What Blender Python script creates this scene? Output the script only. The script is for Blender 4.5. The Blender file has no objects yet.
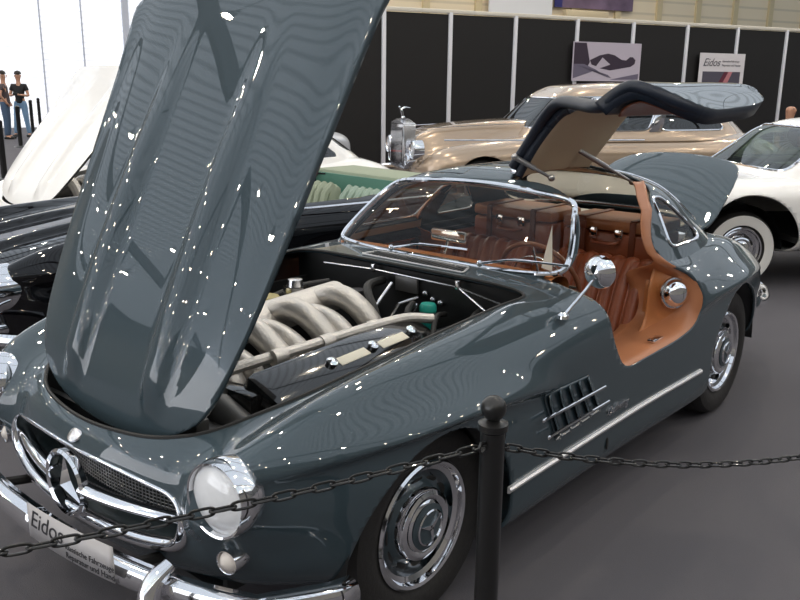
import bpy, bmesh, math, random
import numpy as np
from mathutils import Vector, Matrix
random.seed(7)
S = bpy.context.scene
COL = S.collection
PI = math.pi

# ------------------------------------------------------------------ materials
MATS = {}
def mat(name, col, rough=.5, metal=0., coat=0., emit=None, estr=1., spec=.5, bump=None, trans=0., ior=1.45, coat_rough=.03, noise=None):
    if name in MATS: return MATS[name]
    m = bpy.data.materials.new(name); m.use_nodes = True
    nt = m.node_tree; b = nt.nodes['Principled BSDF']
    b.inputs['Base Color'].default_value = (*col, 1)
    b.inputs['Roughness'].default_value = rough
    b.inputs['Metallic'].default_value = metal
    b.inputs['Coat Weight'].default_value = coat
    b.inputs['Coat Roughness'].default_value = coat_rough
    b.inputs['Specular IOR Level'].default_value = spec
    b.inputs['Transmission Weight'].default_value = trans
    b.inputs['IOR'].default_value = ior
    if emit:
        b.inputs['Emission Color'].default_value = (*emit, 1)
        b.inputs['Emission Strength'].default_value = estr
    if noise:                       # colour variation: scale, amount
        tc = nt.nodes.new('ShaderNodeTexCoord'); n = nt.nodes.new('ShaderNodeTexNoise')
        n.inputs['Scale'].default_value = noise[0]; n.inputs['Detail'].default_value = 6
        r = nt.nodes.new('ShaderNodeMixRGB'); a = noise[1]
        r.inputs[1].default_value = (*[c*(1-a) for c in col], 1)
        r.inputs[2].default_value = (*[min(1, c*(1+a)) for c in col], 1)
        nt.links.new(tc.outputs['Object'], n.inputs['Vector'])
        nt.links.new(n.outputs['Fac'], r.inputs[0]); nt.links.new(r.outputs[0], b.inputs['Base Color'])
    if bump:                        # scale, strength
        tc = nt.nodes.new('ShaderNodeTexCoord'); n = nt.nodes.new('ShaderNodeTexNoise')
        n.inputs['Scale'].default_value = bump[0]; n.inputs['Detail'].default_value = 4
        bp = nt.nodes.new('ShaderNodeBump'); bp.inputs['Strength'].default_value = bump[1]
        bp.inputs['Distance'].default_value = .01
        nt.links.new(tc.outputs['Object'], n.inputs['Vector'])
        nt.links.new(n.outputs['Fac'], bp.inputs['Height']); nt.links.new(bp.outputs['Normal'], b.inputs['Normal'])
    MATS[name] = m
    return m

def thin_glass(name, tint, refl=.06, fm=.9):
    if name in MATS: return MATS[name]
    m = bpy.data.materials.new(name); m.use_nodes = True
    nt = m.node_tree; nt.nodes.clear()
    out = nt.nodes.new('ShaderNodeOutputMaterial'); mx = nt.nodes.new('ShaderNodeMixShader')
    t = nt.nodes.new('ShaderNodeBsdfTransparent'); g = nt.nodes.new('ShaderNodeBsdfGlossy')
    fr = nt.nodes.new('ShaderNodeFresnel'); fr.inputs['IOR'].default_value = 1.5
    mt = nt.nodes.new('ShaderNodeMath'); mt.operation = 'MULTIPLY_ADD'
    mt.inputs[1].default_value = fm; mt.inputs[2].default_value = refl
    t.inputs[0].default_value = (*tint, 1); g.inputs['Roughness'].default_value = .01
    nt.links.new(fr.outputs[0], mt.inputs[0]); nt.links.new(mt.outputs[0], mx.inputs[0])
    nt.links.new(t.outputs[0], mx.inputs[1]); nt.links.new(g.outputs[0], mx.inputs[2])
    nt.links.new(mx.outputs[0], out.inputs[0])
    MATS[name] = m
    return m

PAINT  = mat('slate_paint', (.035, .055, .068), .6, 0., 1.0, spec=.15, coat_rough=.008)
PAINT.node_tree.nodes['Principled BSDF'].inputs['Coat IOR'].default_value = 1.62
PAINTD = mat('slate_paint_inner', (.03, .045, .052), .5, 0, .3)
CHROME = mat('chrome', (.86, .86, .88), .06, 1.)
CHROMER= mat('brushed_chrome', (.7, .7, .72), .22, 1.)
ALU    = mat('cast_aluminium', (.60, .575, .54), .40, .7, bump=(90, .25))
STEEL  = mat('grey_steel', (.35, .35, .36), .35, .9)
BLACK  = mat('black_rubber', (.012, .012, .012), .55)
TYRE   = mat('tyre_rubber', (.018, .017, .017), .62, bump=(60, .2))
BLKGL  = mat('black_gloss', (.008, .008, .008), .12, 0, 1.)
BAY    = mat('engine_bay_black', (.010, .011, .012), .45, noise=(8, .5))
SEAL   = mat('dark_blue_rubber_seal', (.010, .016, .030), .45)
TAN    = mat('tan_leather', (.48, .18, .06), .38, coat=.15, bump=(160, .15), noise=(4, .08))
TANP   = mat('tan_leather_jamb', (.44, .18, .085), .4, coat=.1, bump=(160, .12))
REDTAN = mat('chestnut_leather', (.24, .062, .024), .36, coat=.2, bump=(140, .2), noise=(5, .1))
HEADL  = mat('beige_headliner', (.50, .41, .29), .8, bump=(220, .15))
CLRGL  = thin_glass('clear_glass', (.95, .96, .94))
WSGL   = thin_glass('windscreen_glass', (.94, .91, .83), .0, .6)
WHITEL = mat('white_label', (.78, .74, .62), .5)

# ------------------------------------------------------------------ scene helpers
def link(o, parent=None):
    COL.objects.link(o)
    if parent is not None: o.parent = parent
    return o
def empty(name, loc=(0, 0, 0), rot=(0, 0, 0)):
    o = bpy.data.objects.new(name, None); o.location = loc; o.rotation_euler = rot
    o.empty_display_size = .1
    return link(o)
def tag(o, label=None, cat=None, group=None, kind=None):
    if label: o['label'] = label
    if cat: o['category'] = cat
    if group: o['group'] = group
    if kind: o['kind'] = kind
    return o
def mk(name, verts, faces, m, parent=None, smooth=True, solid=0, offset=-1, sharp=None):
    me = bpy.data.meshes.new(name)
    me.from_pydata([tuple(map(float, v)) for v in verts], [], [tuple(int(i) for i in f) for f in faces])
    me.validate(); me.update()
    if isinstance(m, (list, tuple)):
        for q in m: me.materials.append(q)
    else: me.materials.append(m)
    if smooth:
        me.shade_smooth()
        if sharp: me.set_sharp_from_angle(angle=math.radians(sharp))
    o = bpy.data.objects.new(name, me); link(o, parent)
    if solid:
        md = o.modifiers.new('thick', 'SOLIDIFY'); md.thickness = solid; md.offset = offset
    return o
class MB:
    """collects shapes into one mesh"""
    def __init__(s): s.v = []; s.f = []
    def add(s, vs, fs):
        n = len(s.v); s.v += [tuple(v) for v in vs]; s.f += [tuple(i+n for i in f) for f in fs]; return s
    def box(s, c, d, rz=0, bev=0, M=None):
        x, y, z = [q/2 for q in d]
        if bev:
            b = min(bev, x, y, z); vs = []; bm = bmesh.new()
            bmesh.ops.create_cube(bm, size=1)
            for v in bm.verts: v.co = Vector((v.co.x*2*x, v.co.y*2*y, v.co.z*2*z))
            bmesh.ops.bevel(bm, geom=bm.edges[:], offset=b, segments=2, profile=.5, affect='EDGES')
            bm.verts.index_update(); vs = [v.co.copy() for v in bm.verts]; fs = [[v.index for v in f.verts] for f in bm.faces]; bm.free()
        else:
            vs = [Vector((sx*x, sy*y, sz*z)) for sx in (-1, 1) for sy in (-1, 1) for sz in (-1, 1)]
            fs = [(0, 1, 3, 2), (4, 6, 7, 5), (0, 4, 5, 1), (2, 3, 7, 6), (0, 2, 6, 4), (1, 5, 7, 3)]
        T = Matrix.Translation(c) @ (M if M is not None else Matrix.Rotation(rz, 4, 'Z'))
        return s.add([T @ v for v in vs], fs)
    def tube(s, pts, r, n=10, caps=True, closed=False, flat=1.):
        pts = [Vector(p) for p in pts]; N = len(pts)
        rs = r if isinstance(r, (list, tuple)) else [r]*N
        prev = None; rings = []
        for i, p in enumerate(pts):
            if closed: t = pts[(i+1) % N] - pts[i-1]
            else: t = pts[min(i+1, N-1)] - pts[max(i-1, 0)]
            t.normalize()
            if prev is None:
                a = Vector((0, 0, 1)) if abs(t.z) < .9 else Vector((1, 0, 0))
                u = t.cross(a).normalized()
            else:
                u = prev - t*prev.dot(t); u.normalize()
            prev = u; w = t.cross(u)
            rings.append([p + (u*math.cos(2*PI*k/n) + w*math.sin(2*PI*k/n)*flat)*rs[i] for k in range(n)])
        vs = [v for rg in rings for v in rg]; fs = []
        for i in range(N if closed else N-1):
            a = i*n; b = ((i+1) % N)*n
            for k in range(n): fs.append((a+k, a+(k+1) % n, b+(k+1) % n, b+k))
        if caps and not closed:
            fs.append(tuple(range(n))[::-1]); fs.append(tuple((N-1)*n+k for k in range(n)))
        return s.add(vs, fs)
    def lathe(s, prof, n=32, M=None, a0=0, a1=2*PI):
        """prof: (r, h) pairs revolved about local Z, then transformed by M"""
        M = M or Matrix.Identity(4); full = abs(a1-a0-2*PI) < 1e-6
        m = n if full else n+1; vs = []
        for r, h in prof:
            for k in range(m):
                a = a0+(a1-a0)*k/n; vs.append(M @ Vector((r*math.cos(a), r*math.sin(a), h)))
        fs = []
        for i in range(len(prof)-1):
            for k in range(n if full else n):
                k2 = (k+1) % m if full else k+1
                fs.append((i*m+k, i*m+k2, (i+1)*m+k2, (i+1)*m+k))
        return s.add(vs, fs)
    def ball(s, c, r, M=None, n=20):
        prof = [(math.sin(PI*i/12), -math.cos(PI*i/12)) for i in range(13)]
        rr = r if isinstance(r, (list, tuple)) else (r, r, r)
        T = Matrix.Translation(c) @ (M or Matrix.Identity(4)) @ Matrix.Diagonal((*rr, 1))
        return s.lathe(prof, n, T)
    def prism(s, poly, h, M):
        """poly in local XY extruded 0..h in local Z"""
        n = len(poly)
        vs = [M @ Vector((x, y, 0)) for x, y in poly] + [M @ Vector((x, y, h)) for x, y in poly]
        fs = [tuple(range(n))[::-1], tuple(range(n, 2*n))] + [(i, (i+1) % n, n+(i+1) % n, n+i) for i in range(n)]
        return s.add(vs, fs)
    def obj(s, name, m, parent=None, smooth=True, sharp=35, **k):
        return mk(name, s.v, s.f, m, parent, smooth, sharp=sharp if smooth else None, **k)

def catmull(P, n=8, closed=False):
    P = [np.array(p, float) for p in P]; N = len(P); out = []
    rng = range(N) if closed else range(N-1)
    for i in rng:
        if closed: p0, p1, p2, p3 = P[i-1], P[i], P[(i+1) % N], P[(i+2) % N]
        else:
            p1, p2 = P[i], P[i+1]; p0 = P[i-1] if i else 2*p1-p2; p3 = P[i+2] if i+2 < N else 2*p2-p1
        for k in range(n):
            t = k/n
            out.append(.5*((2*p1)+(-p0+p2)*t+(2*p0-5*p1+4*p2-p3)*t*t+(-p0+3*p1-3*p2+p3)*t**3))
    if not closed: out.append(P[-1])
    return np.array(out)
def rpoly(P, r, n=5):
    """polygon with rounded corners of radius r"""
    out = []; N = len(P)
    for i in range(N):
        a, b, c = [np.array(P[j % N], float) for j in (i-1, i, i+1)]
        d1 = a-b; d2 = c-b; l1 = np.linalg.norm(d1); l2 = np.linalg.norm(d2)
        q = min(r, l1*.45, l2*.45); p1 = b+d1/l1*q; p2 = b+d2/l2*q
        for k in range(n+1):
            t = k/n; out.append((1-t)**2*p1+2*t*(1-t)*b+t*t*p2)
    return np.array(out)

def sdf(poly, P):
    """signed distance to closed polygon, positive outside. P: (N,2)"""
    A = np.asarray(poly, float); B = np.roll(A, -1, 0)
    best = np.full(len(P), 1e9); ins = np.zeros(len(P), bool)
    for a, b in zip(A, B):
        e = b-a; w = P-a; L = max(e@e, 1e-12); t = np.clip((w@e)/L, 0, 1)
        best = np.minimum(best, np.hypot(*(w-t[:, None]*e).T))
        c = (a[1] > P[:, 1]) != (b[1] > P[:, 1])
        with np.errstate(divide='ignore', invalid='ignore'):
            xx = a[0]+(P[:, 1]-a[1])*(b[0]-a[0])/(b[1]-a[1] if b[1] != a[1] else 1e-12)
        ins ^= c & (P[:, 0] < xx)
    return np.where(ins, -best, best)

class Surf:
    def __init__(s, V, F): s.V = np.asarray(V, float); s.F = [tuple(f) for f in F]
    def clip(s, phi):
        """phi per vertex (array). returns outside (phi>0), inside (phi<0), cut points"""
        phi = np.where(np.abs(phi) < 1e-7, 1e-7, phi)
        V = [tuple(v) for v in s.V]; n0 = len(V); cut = {}
        Fp, Fn = [], []
        for f in s.F:
            sg = [phi[i] > 0 for i in f]
            if all(sg): Fp.append(f); continue
            if not any(sg): Fn.append(f); continue
            p, q = [], []
            for k in range(len(f)):
                a, b = f[k], f[(k+1) % len(f)]
                (p if sg[k] else q).append(a)
                if phi[a]*phi[b] < 0:
                    key = (min(a, b), max(a, b))
                    if key not in cut:
                        t = phi[a]/(phi[a]-phi[b]); t = min(max(t, .02), .98)
                        V.append(tuple(s.V[a]+(s.V[b]-s.V[a])*t)); cut[key] = len(V)-1
                    p.append(cut[key]); q.append(cut[key])
            if len(p) > 2: Fp.append(tuple(p))
            if len(q) > 2: Fn.append(tuple(q))
        cp = np.array([V[i] for i in cut.values()]) if cut else np.zeros((0, 3))
        return Surf(V, Fp).compact(), Surf(V, Fn).compact(), cp
    def compact(s):
        used = sorted({i for f in s.F for i in f}); mp = {o: n for n, o in enumerate(used)}
        return Surf(s.V[used] if used else np.zeros((0, 3)), [tuple(mp[i] for i in f) for f in s.F])
    def mirror(s):
        V = s.V.copy(); V[:, 1] *= -1; return Surf(V, [f[::-1] for f in s.F])
    def plus(s, o):
        n = len(s.V); return Surf(np.vstack([s.V, o.V]), s.F+[tuple(i+n for i in f) for f in o.F])
    def weld(s, d=1e-4):
        k = {}; mp = []; V = []
        for v in s.V:
            q = tuple(np.round(v/d).astype(int))
            if q not in k: k[q] = len(V); V.append(v)
            mp.append(k[q])
        F = []
        for f in s.F:
            g = []
            for i in f:
                j = mp[i]
                if not g or g[-1] != j: g.append(j)
            if len(g) > 1 and g[0] == g[-1]: g.pop()
            if len(set(g)) == len(g) and len(g) > 2: F.append(tuple(g))
        return Surf(V, F)
    def obj(s, name, m, parent=None, solid=0, offset=-1, xf=None):
        V = s.V
        if xf is not None: V = [xf @ Vector(v) for v in V]
        return mk(name, V, s.F, m, parent, True, solid, offset, sharp=50)

def interp(keys, x):
    """smooth monotone-ish cubic through (x, value) keys (keys sorted descending or ascending)"""
    k = sorted(keys); X = np.array([a for a, _ in k], float); Y = np.array([b for _, b in k], float)
    d = np.diff(Y)/np.diff(X); m = np.zeros(len(X)); m[0] = d[0]; m[-1] = d[-1]
    for i in range(1, len(X)-1):
        if d[i-1]*d[i] > 0:
            w1 = 2*(X[i+1]-X[i])+(X[i]-X[i-1]); w2 = (X[i+1]-X[i])+2*(X[i]-X[i-1])
            m[i] = (w1+w2)/(w1/d[i-1]+w2/d[i])
    x = np.clip(np.asarray(x, float), X[0], X[-1]); i = np.clip(np.searchsorted(X, x)-1, 0, len(X)-2)
    h = X[i+1]-X[i]; t = (x-X[i])/h
    return (2*t**3-3*t**2+1)*Y[i]+(t**3-2*t**2+t)*h*m[i]+(-2*t**3+3*t**2)*Y[i+1]+(t**3-t**2)*h*m[i+1]
def sstep(a, b, x):
    t = np.clip((np.asarray(x, float)-a)/(b-a), 0, 1); return t*t*(3-2*t)

# ------------------------------------------------------------------ lofted car bodies
def body_surface(K, nx=190, nphi=170, extra=None):
    """half (y>=0) body: superellipse sections between nose x0 and tail x1, mirrored later"""
    x0, x1 = K['x0'], K['x1']
    u = np.linspace(0, 1, nx)
    # cluster near the ends
    t = .5-.5*np.cos(PI*u); t = .55*t+.45*u
    tn = t.copy()
    X = x0+(x1-x0)*tn
    L = abs(x1-x0)
    # ends: finer squared spacing so the blunt nose is smooth
    eps = (1-np.cos(np.linspace(0, PI/2, 22)))
    Xn = x0-.10*eps; Xt = x1+.10*eps[::-1]
    X = np.concatenate([Xn, X[(X < x0-.102) & (X > x1+.102)], Xt])
    phi = np.linspace(0, PI, nphi)
    V = np.zeros((len(X), nphi, 3))
    W = interp(K['W'], X)
    ff = np.clip((X-K['xf'])/(x0-K['xf']), 0, 1); W = W*(1-ff**K.get('nf', 3.2))**(1/K.get('nf', 3.2))
    fr = np.clip((K['xr']-X)/(K['xr']-x1), 0, 1); W = W*(1-fr**K.get('nr', 3))**(1/K.get('nr', 3))
    zt, zb, zm = interp(K['zt'], X), interp(K['zb'], X), interp(K['zm'], X)
    nu, nl = interp(K['nu'], X), interp(K['nl'], X)
    for i, x in enumerate(X):
        s, c = np.sin(phi), np.cos(phi); up = c >= 0
        n = np.where(up, nu[i], nl[i])
        # unequal axes: shape ray angles so points spread well
        r = 1/(np.abs(s)**n+np.abs(c)**n)**(1/n)
        y = W[i]*s*r; z = zm[i]+np.where(up, zt[i]-zm[i], zm[i]-zb[i])*c*r
        V[i, :, 0] = x; V[i, :, 1] = y; V[i, :, 2] = z
        V[i, 0, 1] = V[i, -1, 1] = 0
    if extra is not None: extra(V, W, zt, zm)
    nX = len(X); F = []
    for i in range(nX-1):
        for j in range(nphi-1):
            a = i*nphi+j; F.append((a, a+1, a+nphi+1, a+nphi))
    return Surf(V.reshape(-1, 3), F)

def house_surface(R, top, nf=7, nr=2.6, na=140, sub=9):
    """greenhouse half: rings (z, xf, xr, w), closing on top point (x, z)"""
    R = list(R)+[(top[1], top[0], top[0], 0.)]
    A = catmull(R, sub)
    th = np.linspace(0, PI, na); V = []
    for z, xf, xr, w in A:
        cx = (xf+xr)/2; a = (xf-xr)/2
        # longitudinal midpoint biased so the widest point stays put
        c, s = np.cos(th), np.sin(th)
        n = nf+(nr-nf)*sstep(1.1, 2.2, th)
        r = 1/(np.abs(s)**n+np.abs(c)**n)**(1/n)
        y = max(w, 0)*s*r; y[0] = y[-1] = 0
        V.append(np.stack([cx+a*c*r, y, np.full(na, z)], 1))
    V = np.array(V); F = []
    for i in range(len(V)-1):
        for j in range(na-1):
            a = i*na+j; F.append((a, a+1, a+na+1, a+na))
    return Surf(V.reshape(-1, 3), F)

def both(s): return s.plus(s.mirror()).weld()
def loop_order(P, ax):
    c = P.mean(0); i, j = ax
    ang = np.arctan2(P[:, j]-c[j], P[:, i]-c[i]); P = P[np.argsort(ang)]
    out = [P[0]]
    for p in P[1:]:
        if np.linalg.norm(p-out[-1]) > .008: out.append(p)
    P = np.array(out)
    for _ in range(2): P = .25*np.roll(P, 1, 0)+.5*P+.25*np.roll(P, -1, 0)
    return [tuple(p) for p in P]

# ------------------------------------------------------------------ wheels
def wheel_parts(root, y, x, r=.335, rim=.21, side=1, w=.17, disc=None, star=True, white=False, steer=0, name='wheel', camber=0):
    """wheel whose outer face is at local y, facing +y*side"""
    h = empty(name); h.parent = root; h.location = (x, y, r)
    h.rotation_euler = (camber*side, 0, steer)
    M = Matrix.Rotation(-PI/2*side, 4, 'X')        # local z -> +y*side
    t = MB()
    prof = [(rim-.01, -w), (rim+.02, -w-.005), (r*.86, -w-.018), (r-.018, -w+.0), (r-.002, -w*.82), (r, -w*.5), (r-.002, -w*.18),
            (r-.018, 0), (r*.93, .010), (r*.86, .016), (r*.76, .016), (rim+.022, .008), (rim-.002, -.004)]
    t.lathe(prof, 64, M)
    # tread ribs
    for q in (-.13, -.095, -.06, -.025): t.lathe([(r+.0015, q*w/.17), (r+.0025, (q-.008)*w/.17), (r+.0015, (q-.016)*w/.17)], 64, M)
    t.obj('tyre', TYRE, h)
    if white:
        MB().lathe([(rim+.02, .0135), (rim+.03, .018), (r*.90, .0185), (r*.915, .0145)], 48, M).obj('whitewall', mat('whitewall', (.8, .79, .76), .5), h)
    b = MB().lathe([(rim, -.012), (rim+.004, .006), (rim-.004, .012), (rim-.014, .008), (rim-.020, -.008), (rim-.036, -.016), (rim-.040, -.040), (rim-.052, -.055)], 56, M)
    b.obj('rim', CHROME, h)
    d = MB().lathe([(rim-.050, -.055), (rim-.072, -.028), (rim-.095, -.018), (rim-.108, -.03), (0, -.035)], 56, M)
    d.obj('wheel_disc', disc or PAINT, h)
    sl = MB()
    for k in range(12):
        a = 2*PI*k/12
        T = M @ Matrix.Rotation(a, 4, 'Z') @ Matrix.Translation((rim-.070, 0, -.0255)) @ Matrix.Rotation(-.5, 4, 'Y')
        sl.lathe([(0, .0), (.8, .0), (1, -.6)], 14, T @ Matrix.Diagonal((.013, .026, .004, 1)))
    sl.obj('vent_slots', BLACK, h)
    cR = .105
    c = MB().lathe([(cR+.012, -.025), (cR+.014, .0), (cR+.008, .012), (cR-.004, .018), (cR-.014, .016), (cR-.020, .012), (cR-.026, .016), (.06, .025), (.03, .030), (0, .031)], 48, M)
    hc = c.obj('hub_cap', CHROME, h)
    if star:
        e = MB(); e.lathe([(.060, .025), (.060, .031), (.0555, .034), (.053, .028)], 40, M)
        for k in range(3):
            a = PI/2+2*PI*k/3+.15
            p = [(.009*math.cos(a+PI/2), .009*math.sin(a+PI/2)), (.056*math.cos(a), .056*math.sin(a)), (.009*math.cos(a-PI/2), .009*math.sin(a-PI/2))]
            e.prism(p, .006, M @ Matrix.Translation((0, 0, .030)))
        e.obj('hub_star', CHROME, hc)
        MB().lathe([(.076, .0212), (.06, .0262), (.03, .0312), (.0, .0325)], 40, M).obj('hub_disc', PAINT, hc)
    return h

# ------------------------------------------------------------------ 300-type coupe
KH = dict(x0=.785, x1=-3.66, xf=0., xr=-3.0, nf=2.5, nr=2.6,
  W=[(.785, .88), (0, .865), (-.5, .855), (-1.2, .85), (-1.9, .865), (-2.3, .872), (-2.5, .855), (-2.77, .805), (-3.0, .745), (-3.3, .65), (-3.66, .5)],
  zt=[(.785, .52), (.783, .575), (.777, .612), (.765, .648), (.74, .69), (.70, .720), (.6, .757), (.45, .79), (.2, .83), (0, .855), (-.4, .90), (-.75, .935), (-1., .945), (-1.5, .95), (-2.2, .96), (-2.5, .955), (-2.75, .92), (-3.0, .85), (-3.3, .74), (-3.5, .65), (-3.62, .57), (-3.66, .50)],
  zb=[(.785, .50), (.783, .455), (.777, .42), (.765, .38), (.74, .34), (.70, .31), (.6, .28), (.4, .25), (0, .20), (-.4, .175), (-1.9, .175), (-2.4, .22), (-3.2, .29), (-3.5, .36), (-3.62, .42), (-3.66, .48)],
  zm=[(.785, .51), (.7, .53), (.3, .57), (0, .58), (-.8, .60), (-1.5, .60), (-2.3, .62), (-3., .58), (-3.66, .50)],
  nu=[(.785, 2.2), (.72, 2.8), (.6, 3.4), (.3, 4.), (-.3, 4.4), (-.9, 5.), (-1.5, 4.6), (-2.0, 3.6), (-2.6, 2.8), (-3.66, 2.3)],
  nl=[(.785, 2.4), (.6, 3.2), (.3, 5), (0, 9), (-1.9, 11), (-2.6, 5), (-3.66, 2.6)])
def hero_extra(V, W, zt, zm):
    x = V[:, :, 0]; y = V[:, :, 1]; z = V[:, :, 2]
    top = sstep(.02, .12, z-zm[:, None])
    # front fender crest
    A = interp([(.78, 0), (.72, .03), (.62, .085), (.45, .085), (.2, .07), (-.1, .050), (-.5, .022), (-.9, .0), (-1.9, 0), (-2.2, .02), (-2.5, .035), (-2.9, .03), (-3.4, 0), (-3.66, 0)], x[:, 0])[:, None]
    V[:, :, 2] += A*np.exp(-((y-.70)/.105)**2)*top
    # hollow between fender and bonnet
    A2 = interp([(.78, 0), (.6, .012), (.3, .012), (-.4, .008), (-.8, 0), (-3.66, 0)], x[:, 0])[:, None]
    V[:, :, 2] -= A2*1.3*np.exp(-((y-.545)/.07)**2)*top
    # power bulges
    wv = sstep(.66, .50, x)*sstep(-.66, .10, x)
    V[:, :, 2] += .034*wv*np.exp(-((np.abs(y)-.215)/.050)**4)*top
    # lamp pods
    V[:, :, 0] += .068*np.exp(-((y-.640)/.145)**4-((z-.655)/.15)**4)*sstep(.2, .5, x)
    V[:, :, 0] -= .030*sstep(.40, .75, x)*sstep(.62, .40, y)
    # blisters over the wheel arches (sharp underside)
    for xc, xl, zc, am, sl in ((.06, .66, .735, .040, .03), (-2.36, .56, .755, .042, .0)):
        w = np.clip(1-((x-xc)/xl)**2, 0, 1)**.8
        z0 = zc-.055*((x-xc)/xl)**2+sl*(x-xc)
        d = V[:, :, 2]-z0
        p = np.where(d > 0, np.exp(-(d/.055)**2), np.exp(-(d/.020)**2))
        V[:, :, 1] += am*w*p*sstep(.55, .75, y)
        V[:, :, 1] -= .012*w*np.exp(-((d+.06)/.05)**2)*sstep(.7, .8, y)
GH = [(.86, -.86, -2.90, .745), (.93, -.925, -2.80, .705), (1.02, -1.005, -2.66, .655), (1.12, -1.115, -2.49, .597), (1.19, -1.20, -2.35, .535),
      (1.235, -1.27, -2.22, .44), (1.265, -1.34, -2.10, .33), (1.288, -1.44, -1.95, .2)]
DOORP = [(-.94, .93), (-.955, .90), (-.974, .854), (-.99, .753), (-1.058, .648), (-1.11, .605), (-1.17, .588), (-1.25, .588), (-1.43, .592), (-1.6, .60), (-1.75, .625), (-1.82, .68), (-1.838, .77), (-1.80, .85), (-1.71, .915), (-1.672, .99),
         (-1.74, 1.08), (-1.85, 1.16), (-1.95, 1.215), (-2.0, 1.28), (-1.99, 1.42), (-1.36, 1.42), (-1.33, 1.27), (-1.272, 1.195), (-1.13, 1.04), (-1.03, .965)]
DOORP = catmull(DOORP, 4, True)
ARCHF = (.045, .325, .365); ARCHR = (-2.39, .325, .385)
HOODP = [(.70, 0), (.694, .12), (.675, .24), (.642, .34), (.59, .42), (.525, .468), (.43, .50), (.30, .525), (.10, .55), (-.05, .563), (-.40, .592), (-.60, .615), (-.69, .63), (-.735, .60), (-.75, .53), (-.752, .3), (-.752, 0)]
HOODP = [(x, y) for x, y in HOODP]+[(x, -y) for x, y in HOODP[-2:0:-1]]
HOODP = catmull(HOODP, 3, True)
TRUNKP = [(-2.86, 0), (-2.86, .3), (-2.88, .41), (-2.95, .45), (-3.1, .455), (-3.38, .43), (-3.50, .36), (-3.53, .2), (-3.54, 0)]
TRUNKP = TRUNKP+[(x, -y) for x, y in TRUNKP[-2:0:-1]]; TRUNKP = catmull(TRUNKP, 3, True)
GRILP = [(0, .625), (.2, .623), (.34, .612), (.43, .595), (.468, .555), (.468, .50), (.44, .458), (.36, .440), (.2, .430), (0, .426)]
GRILP = GRILP+[(-y, z) for y, z in GRILP[-2:0:-1]]; GRILP = catmull(GRILP, 4, True)
WSP = [(0, .935), (.3, .938), (.5, .945), (.590, .952), (.606, .978), (.576, 1.06), (.537, 1.13), (.513, 1.17), (.488, 1.194), (.45, 1.208), (.38, 1.218), (.2, 1.232), (0, 1.237)]
WSP = WSP+[(-y, z) for y, z in WSP[-2:0:-1]]; WSP = catmull(WSP, 3, True)
QWP = rpoly([(-1.825, .955), (-1.855, 1.165), (-1.94, 1.165), (-2.17, .985), (-2.16, .955)], .03)
RWP = [(0, .985), (.3, .985), (.50, .985), (.56, 1.02), (.52, 1.12), (.44, 1.19), (.32, 1.232), (0, 1.243)]
RWP = RWP+[(-y, z) for y, z in RWP[-2:0:-1]]; RWP = catmull(RWP, 3, True)
_cache = {}
def coupe_surfaces():
    if _cache: return _cache
    B = both(body_surface(KH, extra=hero_extra)); G = both(house_surface(GH, (-1.62, 1.30)))
    V = B.V
    # cabin floor hole below the greenhouse
    cab = [(-.965, -.60), (-.965, .60), (-1.2, .685), (-1.7, .685), (-2.2, .60), (-2.6, .45), (-2.68, 0), (-2.6, -.45), (-2.2, -.60), (-1.7, -.685), (-1.2, -.685)]
    phi = sdf(cab, V[:, :2]); phi = np.where(V[:, 2] < .75, .3, phi)
    B, _, _ = B.clip(phi)
    for cx, cz, r in (ARCHF, ARCHR):
        V = B.V; phi = np.hypot(V[:, 0]-cx, V[:, 2]-cz)-r; phi = np.where(np.abs(V[:, 1]) < .45, .3, phi)
        B, _, c = B.clip(phi)
        _cache.setdefault('arch', []).append(c)
    V = B.V; phi = sdf(GRILP, V[:, 1:]); phi = np.where(V[:, 0] < .45, .3, phi)
    B, _, c = B.clip(phi); _cache['grille_edge'] = loop_order(c, (1, 2))
    V = B.V; phi = sdf(HOODP, V[:, :2]); phi = np.where(V[:, 2] < .6, .3, phi)
    _cache['bodyh'] = B
    B, H, c = B.clip(phi); _cache['hood'] = H; _cache['hood_edge'] = loop_order(c, (0, 1))
    V = B.V; phi = sdf(TRUNKP, V[:, :2]); phi = np.where(V[:, 2] < .5, .3, phi)
    B, T, c = B.clip(phi); _cache['trunk'] = T
    def cut_door(Sf, side, ymin):
        V = Sf.V; phi = sdf(DOORP, V[:, [0, 2]]); yy = V[:, 1]*side
        phi = np.maximum(phi, ymin-yy)
        return Sf.clip(phi)
    B, DL, c1 = cut_door(B, 1, .3); B, DR, _ = cut_door(B, -1, .3)
    # greenhouse
    V = G.V; phi = sdf(WSP, V[:, 1:]); phi = np.where(V[:, 0] < -1.36, .3, phi)
    G, WS, c = G.clip(phi); _cache['ws'] = WS; _cache['ws_edge'] = loop_order(c, (1, 2))
    V = G.V; phi = sdf(RWP, V[:, 1:]); phi = np.where(V[:, 0] > -2.0, .3, phi)
    G, RW, c = G.clip(phi); _cache['rw'] = RW; _cache['rw_edge'] = loop_order(c, (1, 2))
    for sd in (1, -1):
        V = G.V; phi = sdf(QWP, V[:, [0, 2]]); phi = np.where(V[:, 1]*sd < .3, .3, phi)
        G, Q, c = G.clip(phi); _cache['qw%d' % sd] = Q; _cache['qwe%d' % sd] = loop_order(c, (0, 2))
    # drop greenhouse skirt below the deck
    G, GL, c2 = cut_door(G, 1, .13); G, GR, _ = cut_door(G, -1, .13)
    V = GL.V
    _cache['body'] = B; _cache['house'] = G; _cache['doorL'] = (DL, GL); _cache['doorR'] = (DR, GR); _cache['whole_house'] = G
    return _cache

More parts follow.
